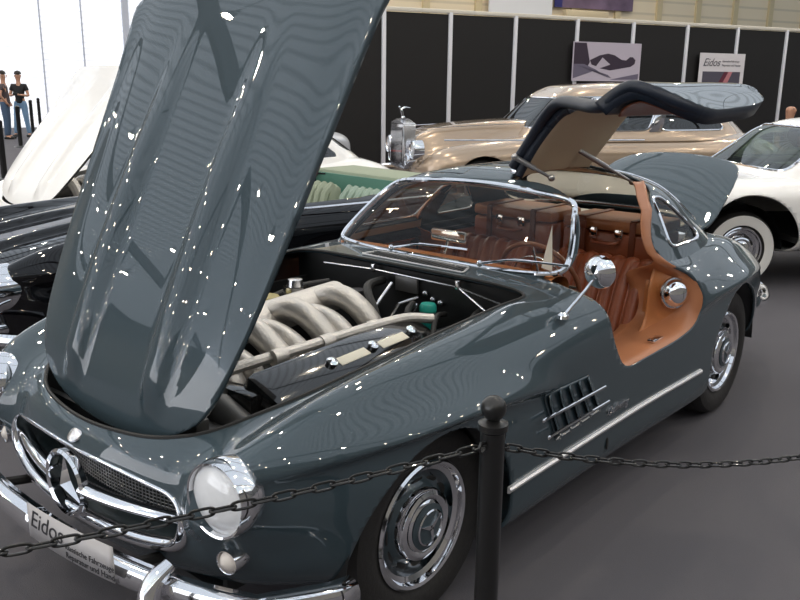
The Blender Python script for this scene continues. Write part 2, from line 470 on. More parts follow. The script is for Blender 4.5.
# ------------------------------------------------------------------ hero car
def inset_panel(Sf, phi, thr, off):
    s, i, c = Sf.clip(phi-thr)
    V = i.V.copy(); N = np.zeros_like(V)
    for f in i.F:
        a, b, c = V[f[0]], V[f[1]], V[f[2]]; n = np.cross(b-a, c-a)
        for k in f: N[k] += n
    L = np.linalg.norm(N, axis=1, keepdims=True); N /= np.maximum(L, 1e-12)
    i.V = V-N*off
    return i
def text_obj(name, body, m, parent, loc, rot, size, ext=.001, shear=0, align='LEFT', bend=None):
    cu = bpy.data.curves.new(name, 'FONT'); cu.body = body; cu.size = size; cu.extrude = ext; cu.shear = shear; cu.align_x = align
    tmp = bpy.data.objects.new(name, cu); COL.objects.link(tmp)
    dg = bpy.context.evaluated_depsgraph_get(); me = bpy.data.meshes.new_from_object(tmp.evaluated_get(dg))
    bpy.data.objects.remove(tmp)
    me.materials.clear(); me.materials.append(m)
    o = bpy.data.objects.new(name, me); link(o, parent)
    o.location = loc; o.rotation_euler = rot
    if bend: 
        for v in me.vertices: v.co = Vector(bend(v.co))
    return o

def body_normal_points(Sf, x, z, side=1):
    """y on the side surface nearest to (x,z)"""
    V = Sf.V; m = V[:, 1]*side > .5
    P = V[m]; d = (P[:, 0]-x)**2+(P[:, 2]-z)**2; k = np.argsort(d)[:4]; w = 1/(d[k]+1e-6)
    return float((P[k, 1]*w).sum()/w.sum())

C = coupe_surfaces()
YB = lambda x, z, s=1: body_normal_points(_cache['bodyh'], x, z, s)
def yb(x, z, side=1):
    V = C['body'].V if False else _cache['bodyh'].V
    return body_normal_points(_cache['bodyh'], x, z, side)

hero = empty('sports_coupe')
tag(hero, 'slate grey gullwing coupe with raised bonnet and tan leather cabin behind the chain', 'car')
shell = C['body'].plus(C['house']).obj('body_shell', PAINT, hero, solid=.012)

# glass and bright trim
C['ws'].obj('windscreen', WSGL, hero)
MB().tube(C['ws_edge'], .013, 10, closed=True).obj('windscreen_trim', CHROME, hero)
C['rw'].obj('rear_window', CLRGL, hero)
MB().tube(C['rw_edge'], .009, 8, closed=True).obj('rear_window_trim', CHROME, hero)
for sd in (1, -1):
    q = C['qw%d' % sd].obj('quarter_window', WSGL, hero)
    MB().tube(C['qwe%d' % sd], .009, 8, closed=True).obj('window_trim', CHROME, q)

# bonnet, hinged at the nose
HA = math.radians(-56.5); hinge = Vector((.64, 0, .735))
XH = Matrix.Translation((-.012, .012, -.022)) @ Matrix.Translation(hinge) @ Matrix.Rotation(-HA, 4, 'Y') @ Matrix.Translation(-hinge)
V = C['hood'].V
hd, _, _ = C['hood'].clip(-sdf(HOODP, V[:, :2])-.018)
bon = hd.obj('bonnet', [PAINT, PAINTD], hero, solid=.018, xf=XH)
bon.modifiers['thick'].material_offset = 1

# doors
def door_mesh(side, ang):
    D, Gp = C['doorL'] if side > 0 else C['doorR']
    WIN = rpoly([(-1.075, .965), (-1.285, 1.165), (-1.36, 1.182), (-1.80, 1.165), (-1.705, 1.02), (-1.66, .965)], .04)
    s = 1
    def trim(Sf, gap, ymin):
        V = Sf.V; phi = sdf(DOORP, V[:, [0, 2]])+gap
        a, b, c = Sf.clip(phi); return b
    D2 = trim(D, .006, 0); G2 = trim(Gp, .006, 0)
    G2 = G2.clip(G2.V[:, 2]-.925)[0]                 # drop skirt
    ph = sdf(WIN, G2.V[:, [0, 2]]); G3, GW, wc = G2.clip(ph)
    if side > 0: G3 = G3.clip(np.where(G3.V[:, 0] > -1.42, G3.V[:, 2]-1.155, .1))[0]; wc = wc[wc[:, 0] < -1.45]
    hy, hz = .125*side, 1.288
    X = Matrix.Translation((0, hy, hz)) @ Matrix.Rotation(math.radians(ang)*side, 4, 'X') @ Matrix.Translation((0, -hy, -hz))
    # keep only the outboard part of the lower door (no deck strip)
    D2 = D2.clip(np.abs(D2.V[:, 1])-.695)[0]
    door = empty('door'); door.parent = hero
    lo = D2.obj('lower_door_skin', [PAINT, SEAL], door, solid=.062, xf=X)
    md = lo.modifiers['thick']; md.material_offset = 1; md.material_offset_rim = 1
    up = G3.obj('roof_panel', [PAINT, HEADL, SEAL], door, solid=.038, xf=X)
    md = up.modifiers['thick']; md.material_offset = 1; md.material_offset_rim = 2
    # inner lower trim
    ph = sdf(DOORP, D2.V[:, [0, 2]])
    tr = inset_panel(D2, ph, -.05, .068); tr.obj('door_card', REDTAN, door, solid=.006, xf=X)
    gi = inset_panel(GW, ph[:0] if False else np.full(len(GW.V), -1.), 0, .02)
    if side < 0: gi.obj('door_window', WSGL, door, xf=X)
    fr = [X @ Vector(p) for p in loop_order(wc, (0, 2))]
    MB().tube(fr, .010, 8, closed=side < 0).obj('window_frame', CHROME, door)
    return door, X
doorL, XL = door_mesh(1, 61.5)
doorR, XR = door_mesh(-1, 0)
pth = catmull([(-1.352, .15, 1.293), (-1.345, .30, 1.275), (-1.315, .43, 1.250), (-1.262, .53, 1.195), (-1.13, .61, 1.045), (-1.03, .660, .945), (-.99, .70, .890), (-.99, .755, .872), (-1.0, .80, .84), (-1.01, .82, .77), (-1.05, .825, .69), (-1.13, .825, .64), (-1.3, .825, .625)], 6)
MB().tube([XL @ Vector(p) for p in pth], .030, 14, flat=.8).obj('rubber_seal', SEAL, doorL)
# door stays: telescopic struts on the open door
def strut(a, b, par, r=.0125):
    s = MB(); a = Vector(a); b = Vector(b); m = a.lerp(b, .55)
    s.tube([a, m], r); s.tube([m, b], r*.6); s.ball(a, r*1.25, n=12); s.ball(b, r*1.25, n=12)
    return s.obj('door_strut', STEEL, par)
strut((-1.30, .17, 1.36), (-1.40, .30, 1.272), hero)
strut((-1.79, .20, 1.371), (-1.99, .40, 1.215), hero)
for x in (-1.39, -1.90):
    h = MB(); h.box((x, .13, 1.29), (.06, .05, .022), bev=.006); h.tube([(x-.025, .15, 1.305), (x+.025, .15, 1.305)], .011, 10); h.box((x, .155, 1.325), (.03, .014, .05), bev=.004)
    h.obj('door_hinge', CHROME, hero)

# roof lining on the spine and jamb trim of the open door
RL = C['house']
ph = np.where(RL.V[:, 2] > 1.13, np.where((RL.V[:, 0] < -1.27), -1., 1.), 1.)
lin = inset_panel(RL, ph, 0, .020)
lin.obj('roof_lining', HEADL, hero, solid=.004)
# leather covered jamb: wide strip following the rear and lower door edge, going inboard
def jamb(side):
    idx = [i for i, p in enumerate(DOORP)]
    P = [p for p in DOORP]
    pts = []
    for (x, z) in P:
        if z > 1.235: continue
        pts.append((x, z))
    # start of open chain: after the roof gap
    k = next(i for i in range(len(P)) if P[i][1] > 1.235)
    ch = [tuple(P[(k+j) % len(P)]) for j in range(len(P))]; ch = [p for p in ch if p[1] <= 1.235 and not (p[0] > -1.3 and p[1] > .84)]
    V = []; F = []
    n = 7; m = MB()
    def yout(x, z):
        hi = .705-(z-.93)*.50 if z < 1.12 else .61-(z-1.12)*1.25
        if z > .95: return hi
        if z > .82: t = (z-.82)/.13; return yb(x, .82)*(1-t)+.695*t
        return yb(x, z)
    rows = []
    cx, cz = -1.42, .85
    for x, z in ch:
        y0 = yout(x, z)-.006
        w = .04*float(sstep(.93, .80, z)) if x > -1.1 and z > .62 else .30*float(sstep(.93, .80, z)); w += .028 if x < -1.4 else .012
        rear = float(sstep(-1.55, -1.78, x))
        low = float(sstep(.75, .62, z))
        r = []
        for q in range(n):
            t = q/(n-1)
            # inboard; rear jamb leans forward, sill dips down
            dx = (.05*rear)*math.sin(t*PI/2)*(1 if z > .6 else 0)
            dz = -.06*low*t*t+(-.0)
            dn = .012*math.sin(min(1, t*4)*PI/2)
            r.append((x+dx+(cx-x)*dn, (y0-w*t)*side, z+dz+(cz-z)*dn))
        rows.append(r)
    V = [v for r in rows for v in r]
    for i in range(len(rows)-1):
        if math.hypot(rows[i][0][0]-rows[i+1][0][0], rows[i][0][2]-rows[i+1][0][2]) > .12: continue
        for q in range(n-1):
            a = i*n+q; F.append((a, a+1, a+n+1, a+n))
    return mk('door_jamb', V, F, TANP if side > 0 else TANP, hero, solid=.004, offset=0)
jamb(1); jamb(-1)

# ---- cabin
cab = MB()
cab.box((-1.55, 0, .225), (1.45, 1.36, .03)); cab.obj('cabin_floor', mat('dark_carpet_cabin', (.05, .03, .02), .9), hero)
for sd in (1, -1):
    m = MB()   # wide sill box, leather
    prof = [(.825, .575), (.80, .582), (.66, .570), (.585, .545), (.57, .50), (.57, .32), (.74, .32)]
    nn = len(prof); X0, X1 = -1.02, -1.86
    vs = [(x, y*sd, z) for x in (X0, X1) for y, z in prof]
    fs = [(i, (i+1) % nn, nn+(i+1) % nn, nn+i) for i in range(nn)]+[tuple(range(nn)), tuple(range(nn, 2*nn))]
    m.add(vs, fs); so = m.obj('sill_cover', TAN, hero)
    MB().box((-1.53, .785*sd, .604), (.10, .035, .014), bev=.005).obj('door_latch_plate', CHROME, so)
    # rear side panel with round chrome lid, beside the luggage shelf
    P = [(-1.75, .50), (-1.77, .80), (-1.85, .86), (-2.4, .86), (-2.4, .50)]
    m = MB(); 
    q = MB().prism([(x, z) for x, z in rpoly(P, .05)], .02, Matrix.Translation((0, (.63 if sd > 0 else -.61), 0)) @ Matrix.Rotation(PI/2, 4, 'X'))
    q.obj('rear_side_panel', TAN, hero)
cap = MB().lathe([(.0, .052), (.025, .050), (.045, .042), (.058, .028), (.064, .010), (.066, 0), (.072, .006), (.074, 0)], 40, Matrix.Translation((-1.765, .752, .762)) @ Vector((.48, .86, .12)).to_track_quat('Z', 'Y').to_matrix().to_4x4())
cap.obj('chrome_ventilation_cap', CHROME, hero)
# curved leather side panel in which the cap sits (visible behind the seat)
pv = []; pf = []
out = catmull([(-1.62, .575), (-1.68, .65), (-1.695, .78), (-1.735, .87), (-1.74, .900)], 5)
for (x, z) in out:
    for q in range(9):
        t = q/8; xr = -1.835 if z < .86 else -1.835+(z-.86)*.8
        pv.append((x+(xr-x)*t, .66+.155*t**1.4*float(sstep(.95, .78, z)), z))
n9 = 9
for i in range(len(out)-1):
    for q in range(8): a = i*n9+q; pf.append((a, a+1, a+n9+1, a+n9))
mk('jamb_panel', pv, pf, TAN, hero, solid=.008, offset=0)

def seat(y):
    s = MB(); 
    # cushion
    c = MB(); c.box((-1.40, y, .40), (.50, .48, .15), bev=.05)
    for k in range(6):
        yy = y-.19+k*.076
        c.tube([(-1.62, yy, .470), (-1.45, yy, .482), (-1.25, yy, .482), (-1.165, yy, .462), (-1.15, yy, .40)], .034, 10, flat=1)
    so = c.obj('seat_cushion', REDTAN, hero)
    b = MB(); T = Matrix.Translation((-1.80, y, .600)) @ Matrix.Rotation(-.40, 4, 'Y')
    b.box((0, 0, 0), (.11, .47, .56), bev=.05, M=T) if False else b.add(*_boxM((.11, .52, .54), .04, T))
    for k in range(7):
        yy = -.218+k*.0727
        pts = catmull([T @ Vector((.034, yy, -.26)), T @ Vector((.040, yy, -.1)), T @ Vector((.040, yy, .12)), T @ Vector((.026, yy, .235)), T @ Vector((-.01, yy, .255)), T @ Vector((-.04, yy, .245))], 3)
        b.tube(pts, .0355, 12)
    b.obj('seat_backrest', REDTAN, hero)
def _boxM(d, bev, T):
    m = MB(); m.box((0, 0, 0), d, bev=bev); return [T @ Vector(v) for v in m.v], m.f
seat(.335); seat(-.335)
# transmission tunnel and shelf
m = MB(); m.box((-1.45, 0, .40), (1.05, .17, .34), bev=.06); m.obj('tunnel', REDTAN, hero)
m = MB(); m.box((-2.20, 0, .775), (.60, 1.20, .03), bev=.01); m.box((-1.93, 0, .62), (.03, 1.2, .32)); m.obj('luggage_shelf', TAN, hero)
m = MB(); m.box((-2.52, 0, .945), (.30, .92, .012), bev=.004); m.obj('parcel_shelf', mat('cream_trim', (.75, .70, .60), .7), hero)
# dashboard and steering wheel
d = MB(); 
dp = catmull([(-.93, .90), (-1.00, .935), (-1.08, .93), (-1.12, .895), (-1.125, .83), (-1.11, .76)], 4)
vs = []; W5 = np.linspace(-.585, .585, 12)
for y in W5:
    for x, z in dp: vs.append((x+.03*(y/.66)**2, y, z))
fs = []; nn = len(dp)
for i in range(len(W5)-1):
    for j in range(nn-1): a = i*nn+j; fs.append((a, a+1, a+nn+1, a+nn))
d.add(vs, fs); dash = d.obj('dashboard', TAN, hero)
for y in (.26, .42, .34):
    MB().lathe([(.0, .012), (.045, .012), (.052, .008), (.052, 0)], 28, Matrix.Translation((-1.125, y, .855 if y != .34 else .80)) @ Matrix.Rotation(-PI/2, 4, 'Y')).obj('gauge', BLKGL, dash)
SWM = mat('brown_wheel_rim', (.16, .06, .03), .3, coat=.5)
SW = Matrix.Translation((-1.29, .335, .83)) @ Matrix.Rotation(-1.15, 4, 'Y')
w = MB(); w.tube([SW @ Vector((.195*math.cos(2*PI*k/40), .195*math.sin(2*PI*k/40), 0)) for k in range(40)], .011, 10, closed=True)
sw = w.obj('steering_wheel', SWM, hero)
w = MB(); w.lathe([(0, .02), (.035, .015), (.045, 0)], 24, SW)
for a in (0, PI, -PI/2+PI): w.tube([SW @ Vector((.03*math.cos(a), .03*math.sin(a), 0)), SW @ Vector((.19*math.cos(a), .19*math.sin(a), 0))], .007, 8)
w.tube([SW @ Vector((.13*math.cos(2*PI*k/32), .13*math.sin(2*PI*k/32), 0)) for k in range(32)], .004, 6, closed=True)
w.obj('wheel_spokes', CHROME, sw)
MB().tube([SW @ Vector((0, 0, -.01)), SW @ Vector((0, 0, -.28))], .02, 10).obj('steering_column', BLACK, sw)
# rear view mirror, on dash
m = MB(); m.tube([(-1.03, 0, .945), (-1.055, 0, 1.0)], .007, 8); m.add(*_boxM((.022, .19, .055), .01, Matrix.Translation((-1.06, 0, 1.02))))
m.obj('interior_mirror', CHROME, hero)

# ---- wing mirror (on left wing)
m = MB(); m.lathe([(.022, 0), (.02, .012), (.008, .022)], 20, Matrix.Translation((-.675, .805, .880)))
m.tube([(-.675, .805, .885), (-.78, .825, .96), (-.83, .83, .995)], [.007, .006, .005], 10)
m.lathe([(0, -.045), (.025, -.042), (.045, -.028), (.058, -.008), (.062, .006), (.060, .010)], 32, Matrix.Translation((-.865, .835, 1.018)) @ Matrix.Rotation(-PI/2, 4, 'Y') )
mo = m.obj('wing_mirror', CHROME, hero)

# ---- cowl: air intake grille, wipers, washer
def ztop(x, y):
    V = _cache['bodyh'].V; m = V[:, 2] > .55; P = V[m]; d = (P[:, 0]-x)**2+(P[:, 1]-y)**2; k = np.argsort(d)[:4]; w = 1/(d[k]+1e-7)
    return float((P[k, 2]*w).sum()/w.sum())
g = MB(); g2 = MB()
gp = rpoly([(-.80, -.27), (-.80, .27), (-.875, .24), (-.875, -.24)], .015)
vs = [(x, y, ztop(x, y)+.003) for x, y in gp]; g2.add(vs, [tuple(range(len(vs)))[::-1]]); g2.obj('cowl_vent', BLKGL, hero, smooth=False)
for k in range(26):
    y = -.25+k*.02; sh = .02
    g.add([(-.802, y, ztop(-.80, y)+.004), (-.802, y+.006, ztop(-.80, y)+.010), (-.873, y+.002+.006, ztop(-.87, y)+.010), (-.873, y+.002, ztop(-.87, y)+.004)], [(0, 1, 2, 3)])
g.tube([(x, y, ztop(x, y)+.004) for x, y in rpoly([(-.795, -.278), (-.795, .278), (-.88, .247), (-.88, -.247)], .015)], .004, 6, closed=True)
g.obj('cowl_vent_slats', mat('slat_alloy', (.55, .56, .58), .45, .3), hero, smooth=False)
for y0, y1, x1, z1 in ((.30, .62, -1.0, .99), (-.18, .18, -1.005, .99)):
    w = MB(); a = Vector((-.905, y0-.02, ztop(-.905, y0)+.02)); b = Vector((-.965, y0+.22, .992))
    w.ball(a, .014, n=12); w.tube([a, a.lerp(b, .5)+Vector((0.004, 0, .012)), b], [.006, .005, .004], 8)
    w.tube([b+Vector((-.0, -.13, -.006)), b, b+Vector((-.004, .13, .004))], .005, 8)
    w.obj('wiper', CHROME, hero)

# ---- front: grille, star, bars
g = MB()
fr = C['grille_edge']
g.tube(fr, [.006+.015*float(sstep(.58, .47, p[2])) for p in fr], 12, closed=True); g.obj('grille_surround', CHROME, hero)
# inner painted throat + mesh
m = MB(); n = len(fr); 
inn = [(p[0]-.15, p[1]*.93, .52+(p[2]-.52)*.80) for p in fr]
m.add(list(fr)+inn, [(i, (i+1) % n, n+(i+1) % n, n+i) for i in range(n)]); m.obj('intake_throat', PAINTD, hero, solid=.003)
MB().add([(x, y, z) for x, y, z in inn], [tuple(range(n))]).obj('radiator_screen', BAY, hero, smooth=False)
mesh = MB()
for k in range(60):
    y = -.44+k*.88/59
    h = .075*math.sqrt(max(.02, 1-(abs(y)/.48)**4))
    xx = .64-.40*(y*y)
    mesh.tube([(xx, y, .53-h), (xx, y, .53+h)], .0016, 4)
for k in range(14):
    z = .46+k*.145/13; 
    mesh.tube([(.64-.40*(yy*yy), yy, z) for yy in np.linspace(-.43, .43, 9)], .0014, 4)
mesh.obj('grille_mesh', STEEL, hero)
xb = lambda y: .760-.42*y*y
bar = MB(); 
for sd in (1, -1):
    bar.tube([(xb(y), y*sd, .522+.012*y) for y in np.linspace(.08, .462, 14)], [.028-.008*t for t in np.linspace(0, 1, 14)], 14, flat=.7)
bar.obj('grille_bar', CHROME, hero)
SM = Matrix.Translation((.770, 0, .520)) @ Matrix.Diagonal((1, .94, .94, 1)) @ Matrix.Rotation(PI/2, 4, 'Y') @ Matrix.Rotation(PI, 4, 'Z')
st = MB(); st.lathe([(.095, -.022), (.110, -.012), (.112, .006), (.104, .014), (.094, .008), (.093, -.018)], 56, SM)
for k in range(3):
    a = 2*PI*k/3; L = .098; wdt = .019
    pr = [(wdt*math.cos(a+PI/3), wdt*math.sin(a+PI/3)), (L*math.cos(a), L*math.sin(a)), (wdt*math.cos(a-PI/3), wdt*math.sin(a-PI/3))]
    vs = [SM @ Vector((pr[0][0], pr[0][1], -.004)), SM @ Vector((pr[1][0], pr[1][1], .002)), SM @ Vector((pr[2][0], pr[2][1], -.004)), SM @ Vector((0, 0, .022)), SM @ Vector((0, 0, -.01))]
    st.add(vs, [(0, 1, 3), (1, 2, 3), (0, 4, 1), (1, 4, 2), (0, 3, 4), (2, 4, 3)])
st.obj('grille_star', CHROME, hero, sharp=25)
# nose badge
zb_ = ztop(.735, 0)
T = Matrix.Translation((.728, 0, ztop(.728, 0)+.001)) @ Matrix.Rotation(.62, 4, 'Y')
e = MB().lathe([(0, .006), (.024, .005), (.029, .002), (.030, -.004)], 32, T); e.obj('nose_badge', CHROMER, hero)

# ---- headlights and signal lamps
def lamp(x, y, z, r, name, yaw=0, deep=.12, pitch=0, lens=None):
    T = Matrix.Translation((x, y, z)) @ Matrix.Rotation(yaw, 4, 'Z') @ Matrix.Rotation(PI/2+pitch, 4, 'Y')
    r1 = r*1.15
    h = MB().lathe([(r*1.02, -.004), (r*1.04, .008), (r*1.10, .010), (r1, -.006), (r1*1.015, -.028), (r1*.99, -.05), (r1*.93, -deep)], 48, T)
    ho = h.obj(name, CHROME, hero)
    MB().lathe([(0, -.075), (r*.5, -.065), (r*.85, -.035), (r*1.02, -.005)], 40, T).obj('reflector', mat('reflector', (.88, .89, .92), .5, .35), ho)
    MB().lathe([(0, .022), (r*.35, .020), (r*.7, .012), (r*.95, -.001), (r*1.03, -.006)], 40, T).obj('lens', lens or LENS, ho)
    return ho
LENS = mat('ribbed_lens', (.72, .74, .77), .12, coat=1., noise=(30, .12))
for sd in (1, -1):
    ho = lamp(.698, .628*sd, .655, .090, 'headlamp', yaw=.10*sd, deep=.075, pitch=-.04)
    lamp(.662, .618*sd, .462, .030, 'signal_lamp', yaw=.2*sd, deep=.02, lens=mat('frosted_lens', (.75, .70, .66), .25, spec=.6))
# eyebrow above lamp handled by ring depth

# ---- front bumper with number plate bearing the dealer name
def bpath(y):
    return .868-.20*abs(y)**2.2-.10*abs(y)**6
for sd in (1, -1):
    b = MB(); P = []
    for y in np.linspace(.0, .80, 24): P.append((bpath(y), y*sd, .425))
    P += [(.60, .865*sd, .42), (.54, .89*sd, .415), (.48, .90*sd, .41)]
    vs = []; prof = [(-.03, .030), (-.004, .032), (.014, .025), (.022, .009), (.022, -.012), (.014, -.030), (-.004, -.038), (-.03, -.036)]
    P2 = [Vector(p) for p in P]; nn = len(prof)
    for i, p in enumerate(P2):
        t = (P2[min(i+1, len(P2)-1)]-P2[max(i-1, 0)]).normalized(); nrm = Vector((abs(t.y), -t.x*(1 if t.y > 0 else -1), 0)) if True else 0
        nrm = t.cross(Vector((0, 0, 1)))*sd; nrm.normalize()
        for a, z in prof: vs.append(p+nrm*a+Vector((0, 0, z)))
    fs = []
    for i in range(len(P2)-1):
        for k in range(nn-1): a = i*nn+k; fs.append((a, a+1, a+nn+1, a+nn))
    b.add(vs, fs);     bo = b.obj('front_bumper', CHROME, hero, solid=.004)
    # overrider
    o = MB(); y = .53*sd
    pth = [(bpath(.5)+.03, y+.05*sd, .30), (bpath(.5)+.045, y+.04*sd, .345), (bpath(.5)+.045, y+.03*sd, .40), (bpath(.5)+.025, y+.02*sd, .455), (bpath(.5)-.03, y+.02*sd, .485)]
    o.tube(catmull(pth, 5), [.020+.010*math.sin(PI*i/20) for i in range(21)], 14); o.obj('overrider', CHROME, bo)
    MB().tube([(.80, .36*sd, .41), (.66, .36*sd, .38)], .016, 8).obj('bumper_bracket', BLACK, bo)
pl = MB(); N = 24; vs = []
ys = np.linspace(.035, .425, N)
for y in ys:
    for dz in (-.056, .056): vs.append((bpath(y)+.040, y, .470+dz*.93))
pl.add(vs, [(2*i, 2*i+2, 2*i+3, 2*i+1) for i in range(N-1)])
po = pl.obj('number_plate', mat('plate_grey', (.42, .41, .42), .45), hero, solid=.003, offset=0)
DKT = mat('plate_lettering', (.03, .03, .035), .5)
def bendp(c): # text plane x->y, y->z
    return (bpath(c.x)+.0425+c.z, c.x, c.y)
for body, sz, x0, z0, sh in (('Eidos', .078, .045, .457, .35), ('klassische Fahrzeuge', .0245, .225, .450, .0), ('Reparatur und Handel', .0245, .225, .425, .0)):
    text_obj('lettering', body, DKT, po, (0, 0, 0), (0, 0, 0), sz, ext=.0004, shear=sh, bend=lambda c, x0=x0, z0=z0: bendp(Vector((c.x+x0, c.y+z0, c.z))))

# ---- side: vents, sill trim, script, jacking hole
def side_pt(x, z, off=0): return (x, yb(x, z)+off, z)
for sd in (1, -1):
    m = MB(); vs = []
    PX = [(-.475, .655), (-.50, .665), (-.79, .655), (-.815, .635), (-.925, .50), (-.915, .47), (-.60, .465), (-.565, .48)]
    pp = rpoly(PX, .02, 4)
    NX, NZ = 26, 14; grid = {}
    v = []; f = []
    def q(u, w):  # bilinear in vent quad
        a = np.array((-.485, .660)); b = np.array((-.80, .648)); c = np.array((-.925, .478)); d = np.array((-.585, .462))
        return (1-u)*(1-w)*a+u*(1-w)*b+u*w*c+(1-u)*w*d
    for i in range(NX+1):
        for j in range(NZ+1):
            x, z = q(i/NX, j/NZ); rim = min(i, NX-i, j, NZ-j)
            v.append((x, (yb(x, z)+(.003 if rim == 0 else .0035))*sd, z))
    for i in range(NX):
        for j in range(NZ): a = i*(NZ+1)+j; f.append((a, a+1, a+NZ+2, a+NZ+1))
    m.add(v, f)
    vent = m.obj('side_vent', mat('vent_recess', (.024, .040, .052), .3, coat=.8), hero, solid=.002, offset=0)
    fin = MB()
    for k in range(5):
        u = (k+.1)/4.6; u2 = u+.10
        a0, a1 = q(u, .02), q(u, .98); b0, b1 = q(min(1, u2), .02), q(min(1, u2), .98)
        P = []
        for t in np.linspace(0, 1, 8):
            pa = a0+(a1-a0)*t; pb = b0+(b1-b0)*t
            P.append(((pa[0], (yb(*pa)+.016)*sd, pa[1]), (pb[0], (yb(*pb)+.004)*sd, pb[1])))
        vs = [p for pr in P for p in pr]; fin.add(vs, [(2*i, 2*i+1, 2*i+3, 2*i+2) for i in range(7)])
    fin.obj('vent_fins', PAINT, vent, solid=.002)
    for (xa, za, xb_, zb2) in ((-.462, .580, -.905, .578), (-.50, .508, -.945, .508)):
        s = MB(); s.tube([(x, (yb(x, z)+.022)*sd, z) for x, z in zip(np.linspace(xa, xb_, 12), np.linspace(za, zb2, 12))], .0058, 8)
        s.ball((xa, (yb(xa, za)+.022)*sd, za), .008, n=10); s.obj('vent_bar', CHROME, vent)
    t = MB(); vs = []; pr = [(0, .012), (.009, .010), (.014, .003), (.014, -.003), (.009, -.010), (0, -.012)]
    xs = np.linspace(-.285, -1.88, 30)
    for x in xs:
        for o, dz in pr: vs.append((x, (yb(x, .385)+o)*sd, .385+dz))
    t.add(vs, [(6*i+k, 6*i+k+1, 6*i+k+7, 6*i+k+6) for i in range(29) for k in range(5)]+[tuple(range(6)), tuple(range(174, 180))])
    t.obj('sill_trim', mat('bright_trim', (.85, .83, .82), .3, .8), hero)
    MB().lathe([(0, .004), (.012, .004), (.014, 0)], 16, Matrix.Translation((-1.0, (yb(-1.0, .31)+.001)*sd, .31)) @ Matrix.Rotation(-PI/2*sd, 4, 'X') @ Matrix.Diagonal((.55, 2.0, 1, 1))).obj('jacking_hole', BLACK, hero)
text_obj('side_script', 'Gullwing', CHROMER, hero, (-.975, yb(-1.1, .445)+.004, .432), (PI/2, 0, PI), .050, ext=.002, shear=.3)

# tail light and rear bumper
for sd in (1, -1):
    m = MB().ball((-3.40, .54*sd, .60), (.06, .035, .035), n=16); m.obj('tail_lamp', mat('red_lens', (.3, .01, .01), .2, coat=1.), hero)
b = MB(); P = [(-2.93, .755, .50), (-3.0, .752, .48), (-3.2, .72, .47), (-3.5, .58, .46), (-3.70, .3, .46), (-3.74, 0, .46)]
P = catmull(P+[(x, -y, z) for x, y, z in P[-2::-1]], 6); b.tube(P, .026, 12, flat=1.3); b.obj('rear_bumper', CHROME, hero)

# wheels: children of hero
FRL = wheel_parts(hero, .735, 0, name='front_wheel', side=1, steer=0)
FRR = wheel_parts(hero, -.735, 0, name='front_wheel', side=-1)
RRL = wheel_parts(hero, .775, -2.4, name='rear_wheel', side=1)
RRR = wheel_parts(hero, -.775, -2.4, name='rear_wheel', side=-1)
# wheel housings
def housing(cx, r, y0, y1, par, sd):
    m = MB(); n = 20; vs = []
    for y in (y0, y1):
        for k in range(n+1):
            a = PI*k/n; vs.append((cx+r*math.cos(a), y*sd, .33+r*math.sin(a)))
    fs = [(k, k+1, n+2+k, n+1+k) for k in range(n)]; fs.append(tuple(range(n+1, 2*n+2)))
    m.add(vs, fs); m.obj('wheel_housing', BAY, par, solid=.004)
for sd in (1, -1):
    housing(.045, .372, .80, .52, hero, sd); housing(-2.39, .392, .80, .52, hero, sd)

# raised boot lid
BA = math.radians(52); bh = Vector((-2.88, 0, .885))
XB = Matrix.Translation(bh) @ Matrix.Rotation(BA, 4, 'Y') @ Matrix.Translation(-bh)
C['trunk'].obj('boot_lid', [PAINT, PAINTD], hero, solid=.015, xf=XB)
MB().box((-3.15, 0, .5), (.8, 1.0, .02)).obj('boot_floor', BAY, hero)

# ---- engine bay
m = MB(); m.box((-.05, 0, .30), (1.35, 1.04, .02)); m.box((-.775, 0, .565), (.02, 1.30, .70)); m.box((.58, 0, .50), (.02, .9, .30))
for sd in (1, -1):
    m.box((-.58, .60*sd, .55), (.40, .02, .50)); m.box((.0, .515*sd, .50), (1.2, .02, .38))
m.obj('engine_bay', BAY, hero)
# sloping block
ROLL = Matrix.Rotation(math.radians(0), 4, 'X')
m = MB(); m.box((-.12, .0, .50), (.85, .34, .34), bev=.03); m.obj('engine_block', mat('dark_iron', (.05, .05, .05), .5, .5), hero)
CT = Matrix.Translation((-.13, .285, .725)) @ Matrix.Rotation(math.radians(-24), 4, 'X') @ Matrix.Rotation(.06, 4, 'Z')
cv = MB(); cv.add(*_boxM((.86, .17, .115), .035, CT)); cvo = cv.obj('cam_cover', BLKGL, hero)
for k, xx in enumerate((.02, -.20)):
    l = MB(); l.add(*_boxM((.15, .038, .004), .0015, CT @ Matrix.Translation((xx, .02, .0585)))); l.obj('cam_cover_plate', WHITEL, cvo)
for xx in (.125, -.09, -.31):
    MB().lathe([(.020, 0), (.021, .014), (.012, .022), (0, .024)], 18, CT @ Matrix.Translation((xx, .015, .057))).obj('cam_cover_nut', CHROME, cvo)
# intake plenum with six ram pipes
pn = MB()
pts = [(.36, -.145, .775), (.1, -.145, .795), (-.2, -.14, .815), (-.50, -.135, .835)]
pn.tube(catmull(pts, 5), [.088-.0012*i for i in range(16)], 24, flat=.80)
pno = pn.obj('intake_plenum', ALU, hero)
for k in range(4):
    x = -.40+k*.235; dz = -.045*(x+.4)
    p = catmull([(x+.03, -.13, .835+dz), (x+.01, -.06, .868+dz), (x-.015, .01, .856+dz), (x-.045, .075, .795+dz), (x-.065, .12, .715), (x-.07, .135, .62)], 5)
    MB().tube(p, [.044+.003*math.sin(i/25*PI) for i in range(26)], 18, flat=.95).obj('intake_runner', ALU, pno)
    p = catmull([(x+.14, -.12, .80+dz), (x+.12, -.03, .815+dz), (x+.09, .045, .785+dz), (x+.07, .10, .72), (x+.06, .13, .62)], 5)
    MB().tube(p, .040, 16).obj('intake_runner', ALU, pno)
